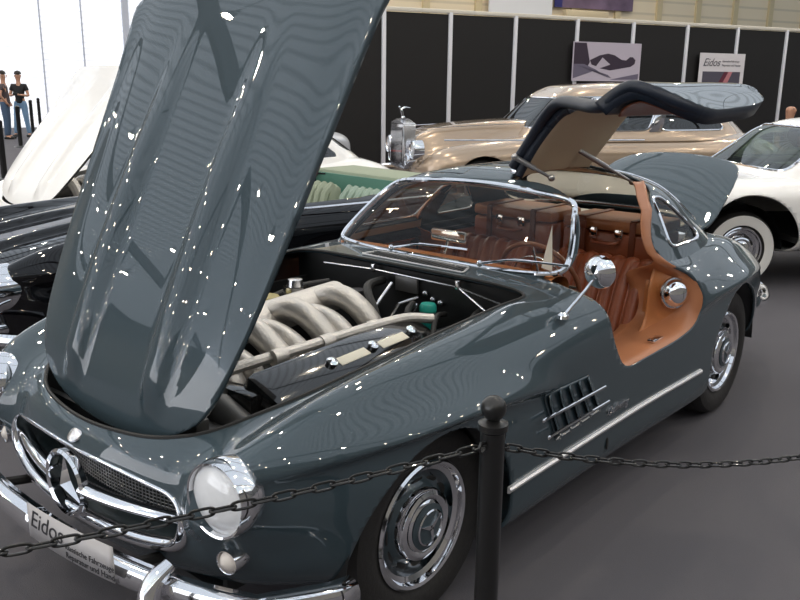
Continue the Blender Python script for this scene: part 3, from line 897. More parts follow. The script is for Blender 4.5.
# fuel rail pipe beside the cover
r = MB(); r.tube(catmull([(.36, .10, .72), (.28, .13, .765), (.15, .165, .785), (.0, .18, .79), (-.25, .20, .80), (-.48, .24, .81), (-.58, .30, .80)], 5), .019, 10)
for x in (.10, -.12, -.36): r.tube([(x-.025, .19, .79), (x+.025, .185, .788)], .028, 14)
r.obj('coolant_pipe', ALU, hero)
r = MB(); r.tube(catmull([(.20, .225, .755), (.0, .235, .77), (-.12, .245, .775), (-.3, .24, .78), (-.45, .20, .79)], 6), .006, 8)
for x in (.02, -.14, -.30): r.tube(catmull([(x, .24, .772), (x-.03, .29, .76), (x-.02, .33, .72)], 4), .005, 6)
r.obj('ignition_leads', BLACK, hero)
for p, rr in (([(.34, .30, .60), (.40, .24, .66), (.42, .10, .70), (.44, -.05, .66)], .028), ([(.40, .38, .50), (.46, .30, .60), (.48, .15, .62), (.5, 0, .6)], .02),
              ([(-.62, -.30, .84), (-.5, -.38, .82), (-.3, -.40, .78), (-.1, -.38, .74)], .016), ([(-.70, .10, .80), (-.62, .16, .82), (-.55, .20, .80), (-.52, .30, .70)], .013),
              ([(-.72, .25, .78), (-.60, .30, .80), (-.50, .36, .74)], .011), ([(-.74, -.10, .86), (-.60, -.06, .86), (-.52, .05, .80), (-.50, .12, .70)], .018), ([(-.75, .40, .82), (-.66, .42, .80), (-.6, .38, .66)], .01)):
    MB().tube(catmull(p, 5), rr, 10).obj('rubber_hose', BLACK, hero)
r = MB(); r.tube([(-.56, .02, .80), (-.66, .02, .88)], .008); r.tube([(-.735, .52, .86), (-.735, .30, .895), (-.735, -.15, .90), (-.735, -.45, .885)], .0045, 6)
for y in (.30, -.15): r.box((-.735, y, .905), (.02, .02, .035), bev=.004)
r.tube([(-.735, .30, .895), (-.66, .50, .84)], .0045, 6); r.tube([(-.60, .02, .68), (-.66, .06, .80), (-.73, .1, .82)], .007); r.tube([(-.55, .18, .70), (-.70, .12, .80)], .006, 6)
for y in (.12, .16, .20): r.ball((-.755, y, .82+.02*math.sin(y*60)), .014, n=10)
for y in (-.02, .22): r.ball((-.52, y, .765), .02, n=10)
r.obj('linkage_rods', CHROMER, hero)
m = MB(); m.box((-.755, .02, .86), (.012, .12, .07), bev=.003); m.obj('fuse_box', mat('dull_alloy', (.18, .18, .18), .4, .7), hero)
m = MB(); m.box((-.75, .55, .80), (.02, .03, .12), bev=.004); m.obj('bracket', STEEL, hero)
m = MB(); m.lathe([(0, .03), (.035, .03), (.04, .02), (.04, -.03)], 20, Matrix.Translation((-.62, .50, .79))); m.obj('fluid_reservoir', mat('dull_alloy', (.18, .18, .18), .4, .7), hero)
wb = MB().lathe([(0, -.06), (.032, -.06), (.034, -.05), (.034, .015), (.030, .022)], 28, Matrix.Translation((-.655, .215, .775))); wbo = wb.obj('washer_bottle', mat('teal_plastic', (.01, .22, .19), .3), hero)
MB().lathe([(.030, .022), (.034, .026), (.034, .045), (.028, .055), (0, .058)], 28, Matrix.Translation((-.655, .215, .775))).obj('bottle_cap', mat('teal_cap', (.02, .30, .24), .3), wbo)
MB().lathe([(.036, .0), (.038, .006), (.036, .012)], 28, Matrix.Translation((-.655, .215, .785))).obj('bottle_clamp', BLACK, wbo)
m = MB(); m.box((.30, .225, .64), (.07, .20, .22), bev=.02); m.obj('timing_cover', BLKGL, hero)
m = MB(); m.lathe([(0, .03), (.05, .03), (.06, .02), (.06, -.05)], 28, Matrix.Translation((-.30, -.34, .80))); m.obj('oil_filler', mat('yellowish_tin', (.32, .27, .09), .4, .3), hero)
m = MB(); m.lathe([(0, .03), (.03, .028), (.035, .0)], 24, Matrix.Translation((-.44, -.32, .85))); m.lathe([(.05, 0), (.05, -.04)], 24, Matrix.Translation((-.44, -.32, .85))); m.obj('filler_cap', CHROMER, hero)
m = MB(); m.box((.44, .30, .58), (.14, .24, .2), bev=.03); m.tube([(.38, .22, .70), (.38, .34, .66)], .05, 18); m.ball((.42, .38, .64), .045); m.box((.50, .25, .70), (.05, .12, .04), bev=.008); m.obj('front_ancillaries', mat('grimy_alloy', (.09, .09, .09), .4, .6), hero)
m = MB(); m.lathe([(.0, .01), (.035, .01), (.04, -.02)], 24, Matrix.Translation((-.60, -.12, .83))); m.box((-.65, .33, .70), (.1, .1, .1), bev=.02); m.box((-.45, .36, .60), (.2, .12, .1), bev=.02); m.obj('bulkhead_units', mat('black_painted', (.02, .02, .025), .35), hero)
# bonnet opening rim gutter
MB().tube(C['hood_edge'], .006, 6, closed=True).obj('bonnet_seal', BLACK, hero)
m = MB(); m.lathe([(.012, 0), (.013, .01), (.007, .014), (.007, .028), (.010, .034), (0, .038)], 16, Matrix.Translation((-.66, -.66, ztop(-.66, -.66)))); m.obj('bonnet_pin', CHROME, hero)

# ------------------------------------------------------------------ other cars
def place(root, x, y, fwd=None, deg=None):
    root.location = (x, y, 0)
    root.rotation_euler = (0, 0, math.atan2(fwd[1], fwd[0]) if fwd else math.radians(deg or 0))

def simple_lamp(par, x, y, z, r, sd=1, yaw=.1, name='headlamp', lens=None):
    T = Matrix.Translation((x, y, z)) @ Matrix.Rotation(yaw*sd, 4, 'Z') @ Matrix.Rotation(PI/2, 4, 'Y')
    h = MB().lathe([(r*1.0, .0), (r*1.06, .01), (r*1.15, .004), (r*1.22, -.02), (r*1.22, -.12)], 32, T).obj(name, CHROME, par)
    MB().lathe([(0, .0), (r*.6, -.005), (r*1.02, -.012)], 28, T).obj('lens', lens or mat('lamp_glass', (.55, .57, .6), .12, .3, 1.), h)
    return h

def coupe_like(name, paint, hood_deg, roof=True, x=0, y=0, deg=0):
    r = empty(name)
    sh = C['body'] if hood_deg is not None else _cache['bodyh']
    if roof:
        s = C['body'].plus(C['house'])
        s = s.plus(C['doorL'][0]).plus(C['doorR'][0])
        for G_ in (C['doorL'][1], C['doorR'][1]):
            WIN = rpoly([(-1.075, .965), (-1.285, 1.165), (-1.36, 1.182), (-1.80, 1.165), (-1.705, 1.02), (-1.66, .965)], .04)
            g, gw, _ = G_.clip(sdf(WIN, G_.V[:, [0, 2]])); s = s.plus(g)
            gw.obj('door_window', DKGL, r)
        s.weld(5e-4).obj('body_shell', paint, r, solid=.01)
        C['ws'].obj('windscreen', DKGL, r); C['rw'].obj('rear_window', DKGL, r)
        for sd in (1, -1): C['qw%d' % sd].obj('quarter_window', DKGL, r)
        MB().tube(C['ws_edge'], .013, 8, closed=True).obj('windscreen_trim', CHROME, r)
        m = MB(); m.box((-2.18, 0, .70), (.66, 1.22, .04)); m.box((-1.7, 0, .6), (.1, 1.1, .5)); m.obj('cabin_trim', mat('dark_trim', (.03, .03, .03), .7), r)
        C['trunk'].obj('boot_lid', paint, r)
    if hood_deg is not None:
        A = math.radians(-hood_deg); X = Matrix.Translation(hinge) @ Matrix.Rotation(-A, 4, 'Y') @ Matrix.Translation(-hinge)
        b = hd.obj('bonnet', [paint, BLACK], r, solid=.018, xf=X); b.modifiers['thick'].material_offset = 0; b.modifiers['thick'].material_offset_rim = 1
        m = MB(); m.box((-.05, 0, .45), (1.35, 1.04, .02)); m.box((-.775, 0, .56), (.02, 1.2, .62))
        for sd in (1, -1): m.box((-.05, .55*sd, .58), (1.3, .02, .3))
        m.obj('engine_bay', BAY, r)
        m = MB()
        for k in range(6):
            xx = -.45+k*.135; m.tube(catmull([(xx, -.15, .80), (xx, 0, .85), (xx, .12, .76), (xx, .2, .64)], 5), .045, 10)
        m.tube([(-.5, -.16, .80), (.35, -.16, .78)], .07, 12); m.obj('intake_manifold', ALU, r)
    place(r, x, y, deg=deg)
    for sd in (1, -1):
        simple_lamp(r, .69, .625*sd, .655, .092, sd)
        wheel_parts(r, .735*sd, 0, side=sd, name='front_wheel', disc=paint); wheel_parts(r, .775*sd, -2.4, side=sd, name='rear_wheel', disc=paint)
    MB().tube(C['grille_edge'], .012, 8, closed=True).obj('grille_surround', CHROME, r)
    m = MB(); m.add([(p[0]-.12, p[1]*.95, p[2]) for p in C['grille_edge']], [tuple(range(len(C['grille_edge'])))]); m.obj('radiator_screen', BAY, r)
    b = MB(); P = [(.55, -.88, .43), (.66, -.80, .43), (.78, -.55, .43), (.86, 0, .43), (.78, .55, .43), (.66, .80, .43), (.55, .88, .43)]
    b.tube(catmull(P, 5), .035, 10); b.obj('front_bumper', CHROME, r)
    return r
DKGL = thin_glass('dark_car_glass', (.35, .40, .40), .08)
WHITEP = mat('white_paint', (.90, .885, .86), .25, 0, 1.)
BLACKP = mat('black_paint', (.003, .003, .004), .03, 0, 0., spec=.5)
GREENL = mat('green_leather', (.09, .22, .17), .5, bump=(120, .2))
SAGE = mat('sage_canvas', (.28, .32, .24), .85, bump=(300, .2))

wc = coupe_like('white_coupe', WHITEP, 40, True, -1.85, -4.32)
tag(wc, 'white coupe with its bonnet raised, standing beyond the black open roadster', 'car')

bk = empty('black_roadster')
tag(bk, 'glossy black open roadster with green leather cabin beside the grey coupe', 'car')
bs = _cache['bodyh']
bs = bs.clip(sdf(rpoly([(-1.10, -.66), (-1.10, .66), (-2.40, .66), (-2.40, -.66)], .1), bs.V[:, :2])*np.where(bs.V[:, 2] > .7, 1, 1e3)+np.where(bs.V[:, 2] > .7, 0, 1e3))[0]
bs.obj('body_shell', BLACKP, bk, solid=.014)
# scuttle deck between bonnet and cockpit
m = MB(); m.add([(-.94, -.66, .93), (-.94, 0, .948), (-.94, .66, .93), (-1.12, .68, .92), (-1.12, 0, .955), (-1.12, -.68, .92)], [(0, 5, 4, 1), (1, 4, 3, 2)]); m.obj('scuttle', BLACKP, bk, solid=.01)
m = MB(); m.box((-1.7, 0, .35), (1.2, 1.3, .03)); m.box((-2.42, 0, .66), (.04, 1.3, .55))
for sd in (1, -1): m.box((-1.68, .665*sd, .63), (1.15, .03, .55), bev=.01)
m.obj('cockpit_trim', GREENL, bk)
m = MB(); m.add(*_boxM((.4, 1.30, .07), .03, Matrix.Translation((-2.62, 0, .93)))); m.tube([(-2.45, -.60, .935), (-2.40, -.68, .945), (-1.9, -.70, .95), (-1.3, -.70, .95)], .028, 10); m.obj('folded_hood', SAGE, bk)
for y in (-.34, .34):
    b = MB(); T = Matrix.Translation((-2.06, y, .60)) @ Matrix.Rotation(-.3, 4, 'Y'); b.add(*_boxM((.13, .56, .62), .05, T))
    for k in range(7): b.tube([T @ Vector((.066, -.23+k*.077, -.25)), T @ Vector((.07, -.23+k*.077, .22)), T @ Vector((.02, -.23+k*.077, .30))], .034, 8)
    b.obj('seat_backrest', SAGE if y < 0 else mat('pale_green_leather', (.25, .33, .27), .5), bk)
    c = MB(); c.add(*_boxM((.5, .5, .16), .05, Matrix.Translation((-1.7, y, .47)))); c.obj('seat_cushion', mat('pale_green_leather', (.25, .33, .27), .5), bk)
place(bk, -.62, -2.5, deg=-5)
for sd in (1, -1):
    simple_lamp(bk, .70, .625*sd, .655, .10, sd)
    wheel_parts(bk, .735*sd, 0, side=sd, name='front_wheel', disc=BLACKP); wheel_parts(bk, .775*sd, -2.4, side=sd, name='rear_wheel', disc=BLACKP)
MB().tube(C['grille_edge'], .012, 8, closed=True).obj('grille_surround', CHROME, bk)
b = MB(); P = [(.55, -.88, .43), (.66, -.80, .43), (.78, -.55, .43), (.86, 0, .43), (.78, .55, .43), (.66, .80, .43), (.55, .88, .43)]
b.tube(catmull(P, 5), .035, 10); b.obj('front_bumper', CHROME, bk)
simple_lamp(bk, .70, .60, .45, .034, 1, name='signal_lamp', lens=mat('orange_lens', (.8, .18, .02), .25, coat=1.))
simple_lamp(bk, .70, -.60, .45, .034, -1, name='signal_lamp', lens=mat('orange_lens', (.8, .18, .02), .25, coat=1.))
MB().tube([(-1.12, .80, .905), (-1.7, .83, .90), (-2.3, .80, .89)], .009, 8).obj('waist_trim', CHROME, bk)

def loft_car(name, paint, K, rings, top, ws, sides, arches, lim, wheels, extra=None, roofm=None, white=False, rear=None, glass=None, nf=6, disc=None):
    r = empty(name); gl = glass or DKGL
    B = both(body_surface(K, nx=110, nphi=90, extra=extra)); G = both(house_surface(rings, top, nf=nf, na=100, sub=6))
    for cx, cz, rr in arches:
        V = B.V; phi = np.hypot(V[:, 0]-cx, V[:, 2]-cz)-rr; phi = np.where(np.abs(V[:, 1]) < .45, .3, phi); B = B.clip(phi)[0]
    trim = []
    V = G.V; phi = sdf(ws, V[:, 1:]); phi = np.where(V[:, 0] < lim, .3, phi); G, W, c = G.clip(phi)
    W.obj('windscreen', gl, r); trim.append(loop_order(c, (1, 2)))
    if rear is not None:
        V = G.V; phi = sdf(rear[0], V[:, 1:]); phi = np.where(V[:, 0] > rear[1], .3, phi); G, W, c = G.clip(phi); W.obj('rear_window', gl, r)
    for sd in (1, -1):
        for P in sides:
            V = G.V; phi = sdf(rpoly(P, .05), V[:, [0, 2]]); phi = np.where(V[:, 1]*sd < .25, .3, phi); G, W, c = G.clip(phi)
            W.obj('side_window', gl, r); trim.append(loop_order(c, (0, 2)))
    G = G.clip(G.V[:, 2]-(rings[0][0]+.001))[0]
    B.obj('body_shell', paint, r, solid=.015); G.obj('roof', roofm or paint, r, solid=.02)
    for t in trim: MB().tube(t, .013, 6, closed=True).obj('window_trim', CHROME, r)
    for x, y, rad in wheels:
        for sd in (1, -1):
            wheel_parts(r, y*sd, x, r=rad, rim=rad*.60, side=sd, star=False, white=white, name='road_wheel', disc=disc or CHROMER)
            m = MB(); n = 16; vs = [(x+(rad+.06)*math.cos(PI*k/n), yy*sd, rad+(rad+.06)*math.sin(PI*k/n)) for yy in (y-.02, y-.34) for k in range(n+1)]
            m.add(vs, [(k, k+1, n+2+k, n+1+k) for k in range(n)]+[tuple(range(n+1, 2*n+2))]); m.obj('wheel_housing', BAY, r)
    return r

# silver and bronze limousine with the upright radiator
BRONZE = mat('bronze_metallic', (.42, .32, .23), .24, .5, 1.)
KR = dict(x0=.80, x1=-4.95, xf=.3, xr=-3.9, nf=3.2, nr=2.6,
  W=[(.8, .86), (-.5, .90), (-3.7, .91), (-4.95, .80)], zt=[(.8, .62), (.78, .74), (.7, .82), (.4, .93), (0, .98), (-.8, 1.02), (-2., 1.02), (-3.9, 1.05), (-4.5, .95), (-4.8, .80), (-4.95, .6)],
  zb=[(.8, .5), (.75, .38), (.6, .3), (-.5, .26), (-4.3, .27), (-4.9, .4), (-4.95, .5)], zm=[(.8, .56), (.3, .62), (-2, .68), (-4.95, .58)],
  nu=[(.8, 2.4), (.4, 3), (-1, 3.4), (-3.5, 3.), (-4.95, 2.4)], nl=[(.8, 2.6), (0, 4.5), (-4.5, 4), (-4.95, 2.6)])
def rr_extra(V, W, zt, zm):
    x, y = V[:, :, 0], V[:, :, 1]
    top = sstep(.05, .15, V[:, :, 2]-zm[:, None])
    V[:, :, 2] += .17*sstep(.43, .27, y)*top*sstep(-1.35, -.9, x)*sstep(.9, .75, x)
    V[:, :, 2] -= .10*np.exp(-((y-.46)/.10)**2)*top*sstep(-.9, .2, x)
RRR = [(.93, -.55, -4.4, .82), (1.02, -.65, -4.27, .77), (1.25, -.88, -4.0, .70), (1.45, -1.10, -3.75, .62), (1.57, -1.28, -3.5, .52), (1.64, -1.5, -3.2, .35)]
rws = rpoly([(-.60, 1.10), (.60, 1.10), (.52, 1.47), (-.52, 1.47)], .06)
lim = loft_car('limousine', BRONZE, KR, RRR, (-2.2, 1.68), rws, [[(-1.02, 1.07), (-1.32, 1.49), (-2.58, 1.50), (-2.36, 1.07)], [(-2.52, 1.07), (-2.72, 1.50), (-3.30, 1.48), (-3.65, 1.07)]],
   ((0, .36, .42), (-3.45, .36, .42)), -1.28, ((0, .74, .37), (-3.45, .74, .37)), extra=rr_extra, rear=(rpoly([(-.45, 1.12), (.45, 1.12), (.38, 1.42), (-.38, 1.42)], .05), -3.3))
tag(lim, 'bronze and silver limousine with an upright chrome radiator, behind the grey coupe', 'car')
m = MB(); m.box((.80, 0, .86), (.16, .60, .56), bev=.02)
m.add([(.72, -.30, 1.14), (.72, .30, 1.14), (.88, .30, 1.14), (.88, -.30, 1.14), (.72, 0, 1.20), (.88, 0, 1.20)], [(3, 2, 5), (0, 4, 1), (0, 3, 5, 4), (2, 1, 4, 5), (0, 1, 2, 3)])
rad = m.obj('radiator_shell', CHROMER, lim)
for k in range(16):
    MB().box((.884, -.23+k*.0307, .86), (.012, .012, .48)).obj('radiator_bar', CHROME, rad)
m = MB(); m.lathe([(.03, 0), (.03, .02), (.015, .03)], 16, Matrix.Translation((.80, 0, 1.20)))
m.tube([(.80, 0, 1.22), (.815, 0, 1.29), (.84, 0, 1.33)], [.012, .018, .010], 10); m.ball((.85, 0, 1.345), .014, n=10)
for sd in (1, -1): m.tube([(.82, .01*sd, 1.32), (.77, .045*sd, 1.345), (.72, .06*sd, 1.335)], [.008, .007, .003], 6)
m.obj('radiator_mascot', CHROME, rad)
for sd in (1, -1):
    MB().add([(-2.36, .765*sd, 1.05), (-2.54, .765*sd, 1.05), (-2.76, .625*sd, 1.51), (-2.60, .625*sd, 1.51)], [(0, 1, 2, 3)]).obj('window_post', CHROME, lim, solid=.03, offset=0)
    simple_lamp(lim, .84, .52*sd, .84, .10, sd, 0)
    simple_lamp(lim, .86, .36*sd, .70, .06, sd, 0, name='fog_lamp')
    MB().tube([(.55, .855*sd, 1.0-.02), (-.6, .90*sd, .97), (-2.2, .92*sd, .96)], .010, 6).obj('waist_moulding', CHROME, lim)
    MB().tube([(.74, .34*sd, 1.085), (0, .36*sd, 1.12), (-.72, .38*sd, 1.15)], .007, 6).obj('bonnet_moulding', CHROME, lim)
m = MB(); m.tube(catmull([(.55, -.9, .5), (.92, -.75, .5), (1.0, 0, .5), (.92, .75, .5), (.55, .9, .5)], 6), .055, 12); m.obj('front_bumper', CHROME, lim)
lf = (.845, -.527)
place(lim, -7.28, -4.58, fwd=lf)

# white two-door hardtop on the right
KT = dict(x0=.95, x1=-3.75, xf=.5, xr=-3.2, nf=4, nr=4,
  W=[(.95, .88), (0, .90), (-3.75, .88)], zt=[(.95, .62), (.92, .74), (.85, .82), (.4, .89), (-.5, .93), (-1.5, .93), (-3, .90), (-3.6, .82), (-3.75, .6)],
  zb=[(.95, .5), (.9, .4), (.7, .32), (-.5, .27), (-3.3, .28), (-3.7, .4), (-3.75, .5)], zm=[(.95, .56), (0, .66), (-3, .68), (-3.75, .58)],
  nu=[(.95, 2.8), (.5, 4.2), (-3.3, 4.4), (-3.75, 2.8)], nl=[(.95, 2.8), (.3, 4.5), (-3.4, 4.5), (-3.75, 3)])
def tb_extra(V, W, zt, zm):
    x, y = V[:, :, 0], V[:, :, 1]
    top = sstep(.05, .15, V[:, :, 2]-zm[:, None]); V[:, :, 2] += .03*np.exp(-((y-.72)/.1)**2)*top
TBR = [(.90, -.20, -2.15, .80), (.97, -.30, -2.05, .76), (1.10, -.48, -1.95, .70), (1.25, -.68, -1.85, .64), (1.33, -.85, -1.75, .56), (1.38, -1.05, -1.6, .40)]
tws = rpoly([(-.66, .975), (.66, .975), (.62, 1.08), (.56, 1.31), (-.56, 1.31), (-.62, 1.08)], .05)
GRGL = thin_glass('greenish_glass', (.50, .60, .52), .10)
tb = loft_car('white_hardtop', WHITEP, KT, TBR, (-1.3, 1.41), tws, [[(-.62, .985), (-.88, 1.29), (-1.65, 1.29), (-1.72, .985)]], ((0, .37, .44), (-2.7, .37, .43)), -.83, ((0, .74, .325), (-2.7, .74, .325)), extra=tb_extra, white=True, rear=(rpoly([(-.5, 1.0), (.5, 1.0), (.42, 1.3), (-.42, 1.3)], .05), -1.6), glass=GRGL)
tag(tb, 'white hardtop car with whitewall tyre and green tinted windscreen at right', 'car')
m = MB(); m.add(*_boxM((.14, 1.2, .5), .05, Matrix.Translation((-1.45, 0, .80)))); m.add(*_boxM((.3, 1.3, .16), .05, Matrix.Translation((-.60, 0, .90)))); m.box((-1.1, 0, .4), (1.2, 1.5, .05))
m.obj('cabin_trim', mat('dark_trim', (.03, .03, .03), .7), tb)
m = MB(); m.tube([(-.80, .38, .98)]+[( -.80+.0*k, .38, .98) for k in ()]+[(-.78, .38, 1.0)], .004, 4) if False else m.tube([Vector((-.80+.06*math.sin(2*PI*k/24), .38+.19*math.cos(2*PI*k/24), .99+.16*math.sin(2*PI*k/24))) for k in range(24)], .011, 6, closed=True); m.obj('steering_wheel', WHITEP, tb)
for sd in (1, -1): simple_lamp(tb, .93, .66*sd, .72, .09, sd, 0)
m = MB(); m.tube(catmull([(.5, -.93, .48), (1.0, -.80, .48), (1.05, 0, .48), (1.0, .80, .48), (.5, .93, .48)], 6), .05, 10); m.obj('front_bumper', CHROME, tb)
place(tb, -5.79, -.70, fwd=(.74, -.673))

# small silver saloon far left
SILV = mat('pale_silver_paint', (.62, .64, .68), .3, .2, 1.)
KS = dict(KT); 
sv = loft_car('silver_saloon', SILV, KS, [(.88, -.3, -2.9, .78), (1.0, -.5, -2.75, .72), (1.2, -.8, -2.5, .64), (1.3, -1.0, -2.3, .52), (1.36, -1.2, -2.1, .36)], (-1.6, 1.39), rpoly([(-.62, 1.0), (.62, 1.0), (.52, 1.24), (-.52, 1.24)], .05),
   [[(-.8, 1.0), (-1.02, 1.22), (-2.2, 1.22), (-2.4, 1.0)]], ((0, .36, .42), (-2.6, .36, .41)), -1.0, ((0, .74, .34), (-2.6, .74, .34)), extra=tb_extra)
tag(sv, 'pale silver saloon parked behind the white coupe at far left', 'car')
for sd in (1, -1): simple_lamp(sv, .93, .62*sd, .66, .09, sd, 0)
MB().box((.955, 0, .60), (.03, .9, .10), bev=.01).obj('front_grille', CHROME, sv)
MB().tube([(.2, .915, .62), (-3.2, .915, .62)], .012, 6).obj('red_stripe', mat('red_paint', (.5, .03, .03), .3), sv)
place(sv, -4.3, -7.75, deg=5)

# ------------------------------------------------------------------ loose things in the coupe
def suitcase(loc, dims, rz, label, group=None):
    r = empty('leather_suitcase', loc, (0, 0, rz)); tag(r, label, 'suitcase', group)
    L, W, H = dims
    m = MB(); m.box((0, 0, H*.36), (L, W, H*.72), bev=.02); m.obj('case_body', REDTAN, r)
    m = MB(); m.box((0, 0, H*.87), (L+.004, W+.004, H*.26), bev=.018); m.obj('lid', CASETOP, r)
    for s in (-1, 1):
        m = MB(); m.box((L/2+.004, s*W*.28, H*.5), (.010, .032, H*1.0), bev=.003); m.box((0, s*W*.28, H+.003), (L, .032, .006), bev=.002)
        m.obj('strap', mat('dark_strap', (.12, .03, .012), .4), r)
    for s in (-1, 1):
        MB().box((L/2+.009, s*W*.14, H*.70), (.010, .045, .05), bev=.004).obj('lock', CHROME, r)
    h = MB(); h.tube(catmull([(L/2+.005, -.07, H*.52), (L/2+.04, -.05, H*.50), (L/2+.04, .05, H*.50), (L/2+.005, .07, H*.52)], 4), .009, 8); h.obj('handle', REDTAN, r)
    return r
CASETOP = mat('honey_leather', (.34, .13, .05), .42, coat=.15, bump=(140, .2))
suitcase((-2.15, .285, .793), (.32, .50, .225), .0, 'chestnut leather suitcase on the shelf behind the left seat', 'fitted luggage behind the seats')
suitcase((-2.15, -.285, .793), (.32, .50, .225), .0, 'chestnut leather suitcase on the shelf behind the far seat', 'fitted luggage behind the seats')
b = MB(); b.box((-1.965, .16, .91), (.010, .042, .23), bev=.004); b.box((-1.98, .16, 1.026), (.05, .042, .010), bev=.004); b.box((-1.958, .16, .985), (.010, .058, .04), bev=.004)
tag(b.obj('luggage_strap', mat('dark_strap', (.12, .03, .012), .4)), 'buckled leather strap hanging over the front of the suitcases', 'strap')
v = [(-1.20, .41, .90), (-1.205, .475, .885), (-1.25, .43, 1.10), (-1.22, .425, .895)]
cd = MB().add([(-1.12, .44, .935), (-1.10, .505, .93), (-1.165, .455, 1.11), (-1.16, .44, .935)], [(0, 1, 2), (0, 2, 3), (1, 3, 2), (0, 3, 1)])
tag(cd.obj('folded_card', mat('white_card', (.75, .78, .82), .5), smooth=False), 'narrow white folded card standing on the dashboard', 'card')

# ------------------------------------------------------------------ barrier posts and chains
IRON = mat('black_iron', (.012, .012, .012), .35, .3, .4)
def post(x, y, label):
    r = empty('barrier_post', (x, y, 0)); tag(r, label, 'post', 'barrier posts around the grey coupe')
    MB().lathe([(0, 0), (.15, 0), (.15, .012), (.13, .022), (.03, .03)], 32).obj('base', IRON, r)
    MB().lathe([(.028, .02), (.028, .925), (.034, .93), (.034, .945), (.022, .95), (.012, .956)], 24).obj('shaft', IRON, r)
    MB().ball((0, 0, .980), .029).obj('ball_finial', IRON, r)
    m = MB(); m2 = MB(); m.tube([(.028, 0, .905), (.045, 0, .91), (.05, 0, .90), (.045, 0, .888), (.028, 0, .893)], .004, 6); m2.tube([(-.028, 0, .905), (-.045, 0, .91), (-.05, 0, .90), (-.045, 0, .888), (-.028, 0, .893)], .004, 6)
    m.obj('chain_hook', IRON, r); m2.obj('chain_hook', IRON, r)
    return r
PA, PB, PC = (.395, 1.245), (-2.5, 2.35), (2.22, .32)
post(*PA, 'black iron post with ball top standing by the front wheel')
post(*PB, 'black iron post carrying the far end of the side chain')
post(*PC, 'black iron post carrying the far end of the front chain')
link0 = None
def chain(a, b, za, zb, sag, label):
    global link0
    r = empty('barrier_chain', ((a[0]+b[0])/2, (a[1]+b[1])/2, min(za, zb)-sag)); tag(r, label, 'chain', 'black link chains between the posts')
    P = []; N = 400
    for i in range(N+1):
        t = i/N; P.append(Vector((a[0]+(b[0]-a[0])*t, a[1]+(b[1]-a[1])*t, za+(zb-za)*t-4*sag*t*(1-t))))
    s = [0]; 
    for i in range(N): s.append(s[-1]+(P[i+1]-P[i]).length)
    pitch = .0415; n = int(s[-1]/pitch); j = 0
    for k in range(n):
        q = (k+.5)*s[-1]/n
        while s[j+1] < q: j += 1
        p = P[j].lerp(P[j+1], (q-s[j])/(s[j+1]-s[j])); d = (P[j+1]-P[j]).normalized()
        if link0 is None:
            m = MB(); L, w = .0175, .0085; pts = [(L*.6*sx+0, w*sy, 0) for sx, sy in ()]
            pts = []
            for i2 in range(24):
                an = 2*PI*i2/24; cx = math.cos(an); sx = math.sin(an)
                pts.append(((abs(cx)**.55)*math.copysign(1, cx)*.0255, (abs(sx)**.7)*math.copysign(1, sx)*w, 0))
            m.tube(pts, .0031, 7, closed=True); o = m.obj('chain_link', IRON, r); link0 = o
        else:
            o = link0.copy(); link(o, r)
        x = d; side = Vector((0, 0, 1)).cross(x).normalized(); up = x.cross(side)
        if k % 2: side, up = up, -side
        side2 = side*math.cos(.15)+up*math.sin(.15); up2 = x.cross(side2)
        M = Matrix(((x.x, side2.x, up2.x, p.x), (x.y, side2.y, up2.y, p.y), (x.z, side2.z, up2.z, p.z), (0, 0, 0, 1)))
        o.matrix_local = Matrix.Translation(-r.location) @ M
    return r
chain(PA, PB, .893, .893, .29, 'drooping black chain running along the side of the grey coupe')
chain(PA, PC, .893, .893, .05, 'black chain stretched across the nose of the grey coupe')

# ------------------------------------------------------------------ hall
P0 = Vector((-10.14, -8.53, 0)); UD = Vector((-.9266, .3761, 0)); ND = Vector((.3761, .9266, 0))
UM = math.atan2(UD.y, UD.x)
def hp(u, n, z=0): return P0+UD*u+ND*n+Vector((0, 0, z))
def hbox(m, u, n, z, du, dn, dz, bev=0): m.box(hp(u, n, z), (du, dn, dz), rz=UM, bev=bev); return m

carpet = bpy.data.materials.new('grey_carpet'); carpet.use_nodes = True
nt = carpet.node_tree; bs_ = nt.nodes['Principled BSDF']; tc = nt.nodes.new('ShaderNodeTexCoord')
n1 = nt.nodes.new('ShaderNodeTexNoise'); n1.inputs['Scale'].default_value = 1.3; n1.inputs['Detail'].default_value = 5
n2 = nt.nodes.new('ShaderNodeTexNoise'); n2.inputs['Scale'].default_value = 260
mx = nt.nodes.new('ShaderNodeMixRGB'); mx.inputs[1].default_value = (.082, .079, .090, 1); mx.inputs[2].default_value = (.108, .104, .116, 1)
nt.links.new(tc.outputs['Object'], n1.inputs['Vector']); nt.links.new(tc.outputs['Object'], n2.inputs['Vector'])
nt.links.new(n1.outputs['Fac'], mx.inputs[0]); nt.links.new(mx.outputs[0], bs_.inputs['Base Color'])
bp = nt.nodes.new('ShaderNodeBump'); bp.inputs['Strength'].default_value = .5; bp.inputs['Distance'].default_value = .004
nt.links.new(n2.outputs['Fac'], bp.inputs['Height']); nt.links.new(bp.outputs[0], bs_.inputs['Normal']); bs_.inputs['Roughness'].default_value = .8
bs_.inputs['Specular IOR Level'].default_value = .25
U0, U1, N0, N1, HZ = -42, 40, -17, 28, 9.5
fl = hbox(MB(), (U0+U1)/2, (N0+N1)/2, -.05, U1-U0, N1-N0, .1).obj('floor', carpet, smooth=False); tag(fl, kind='structure')

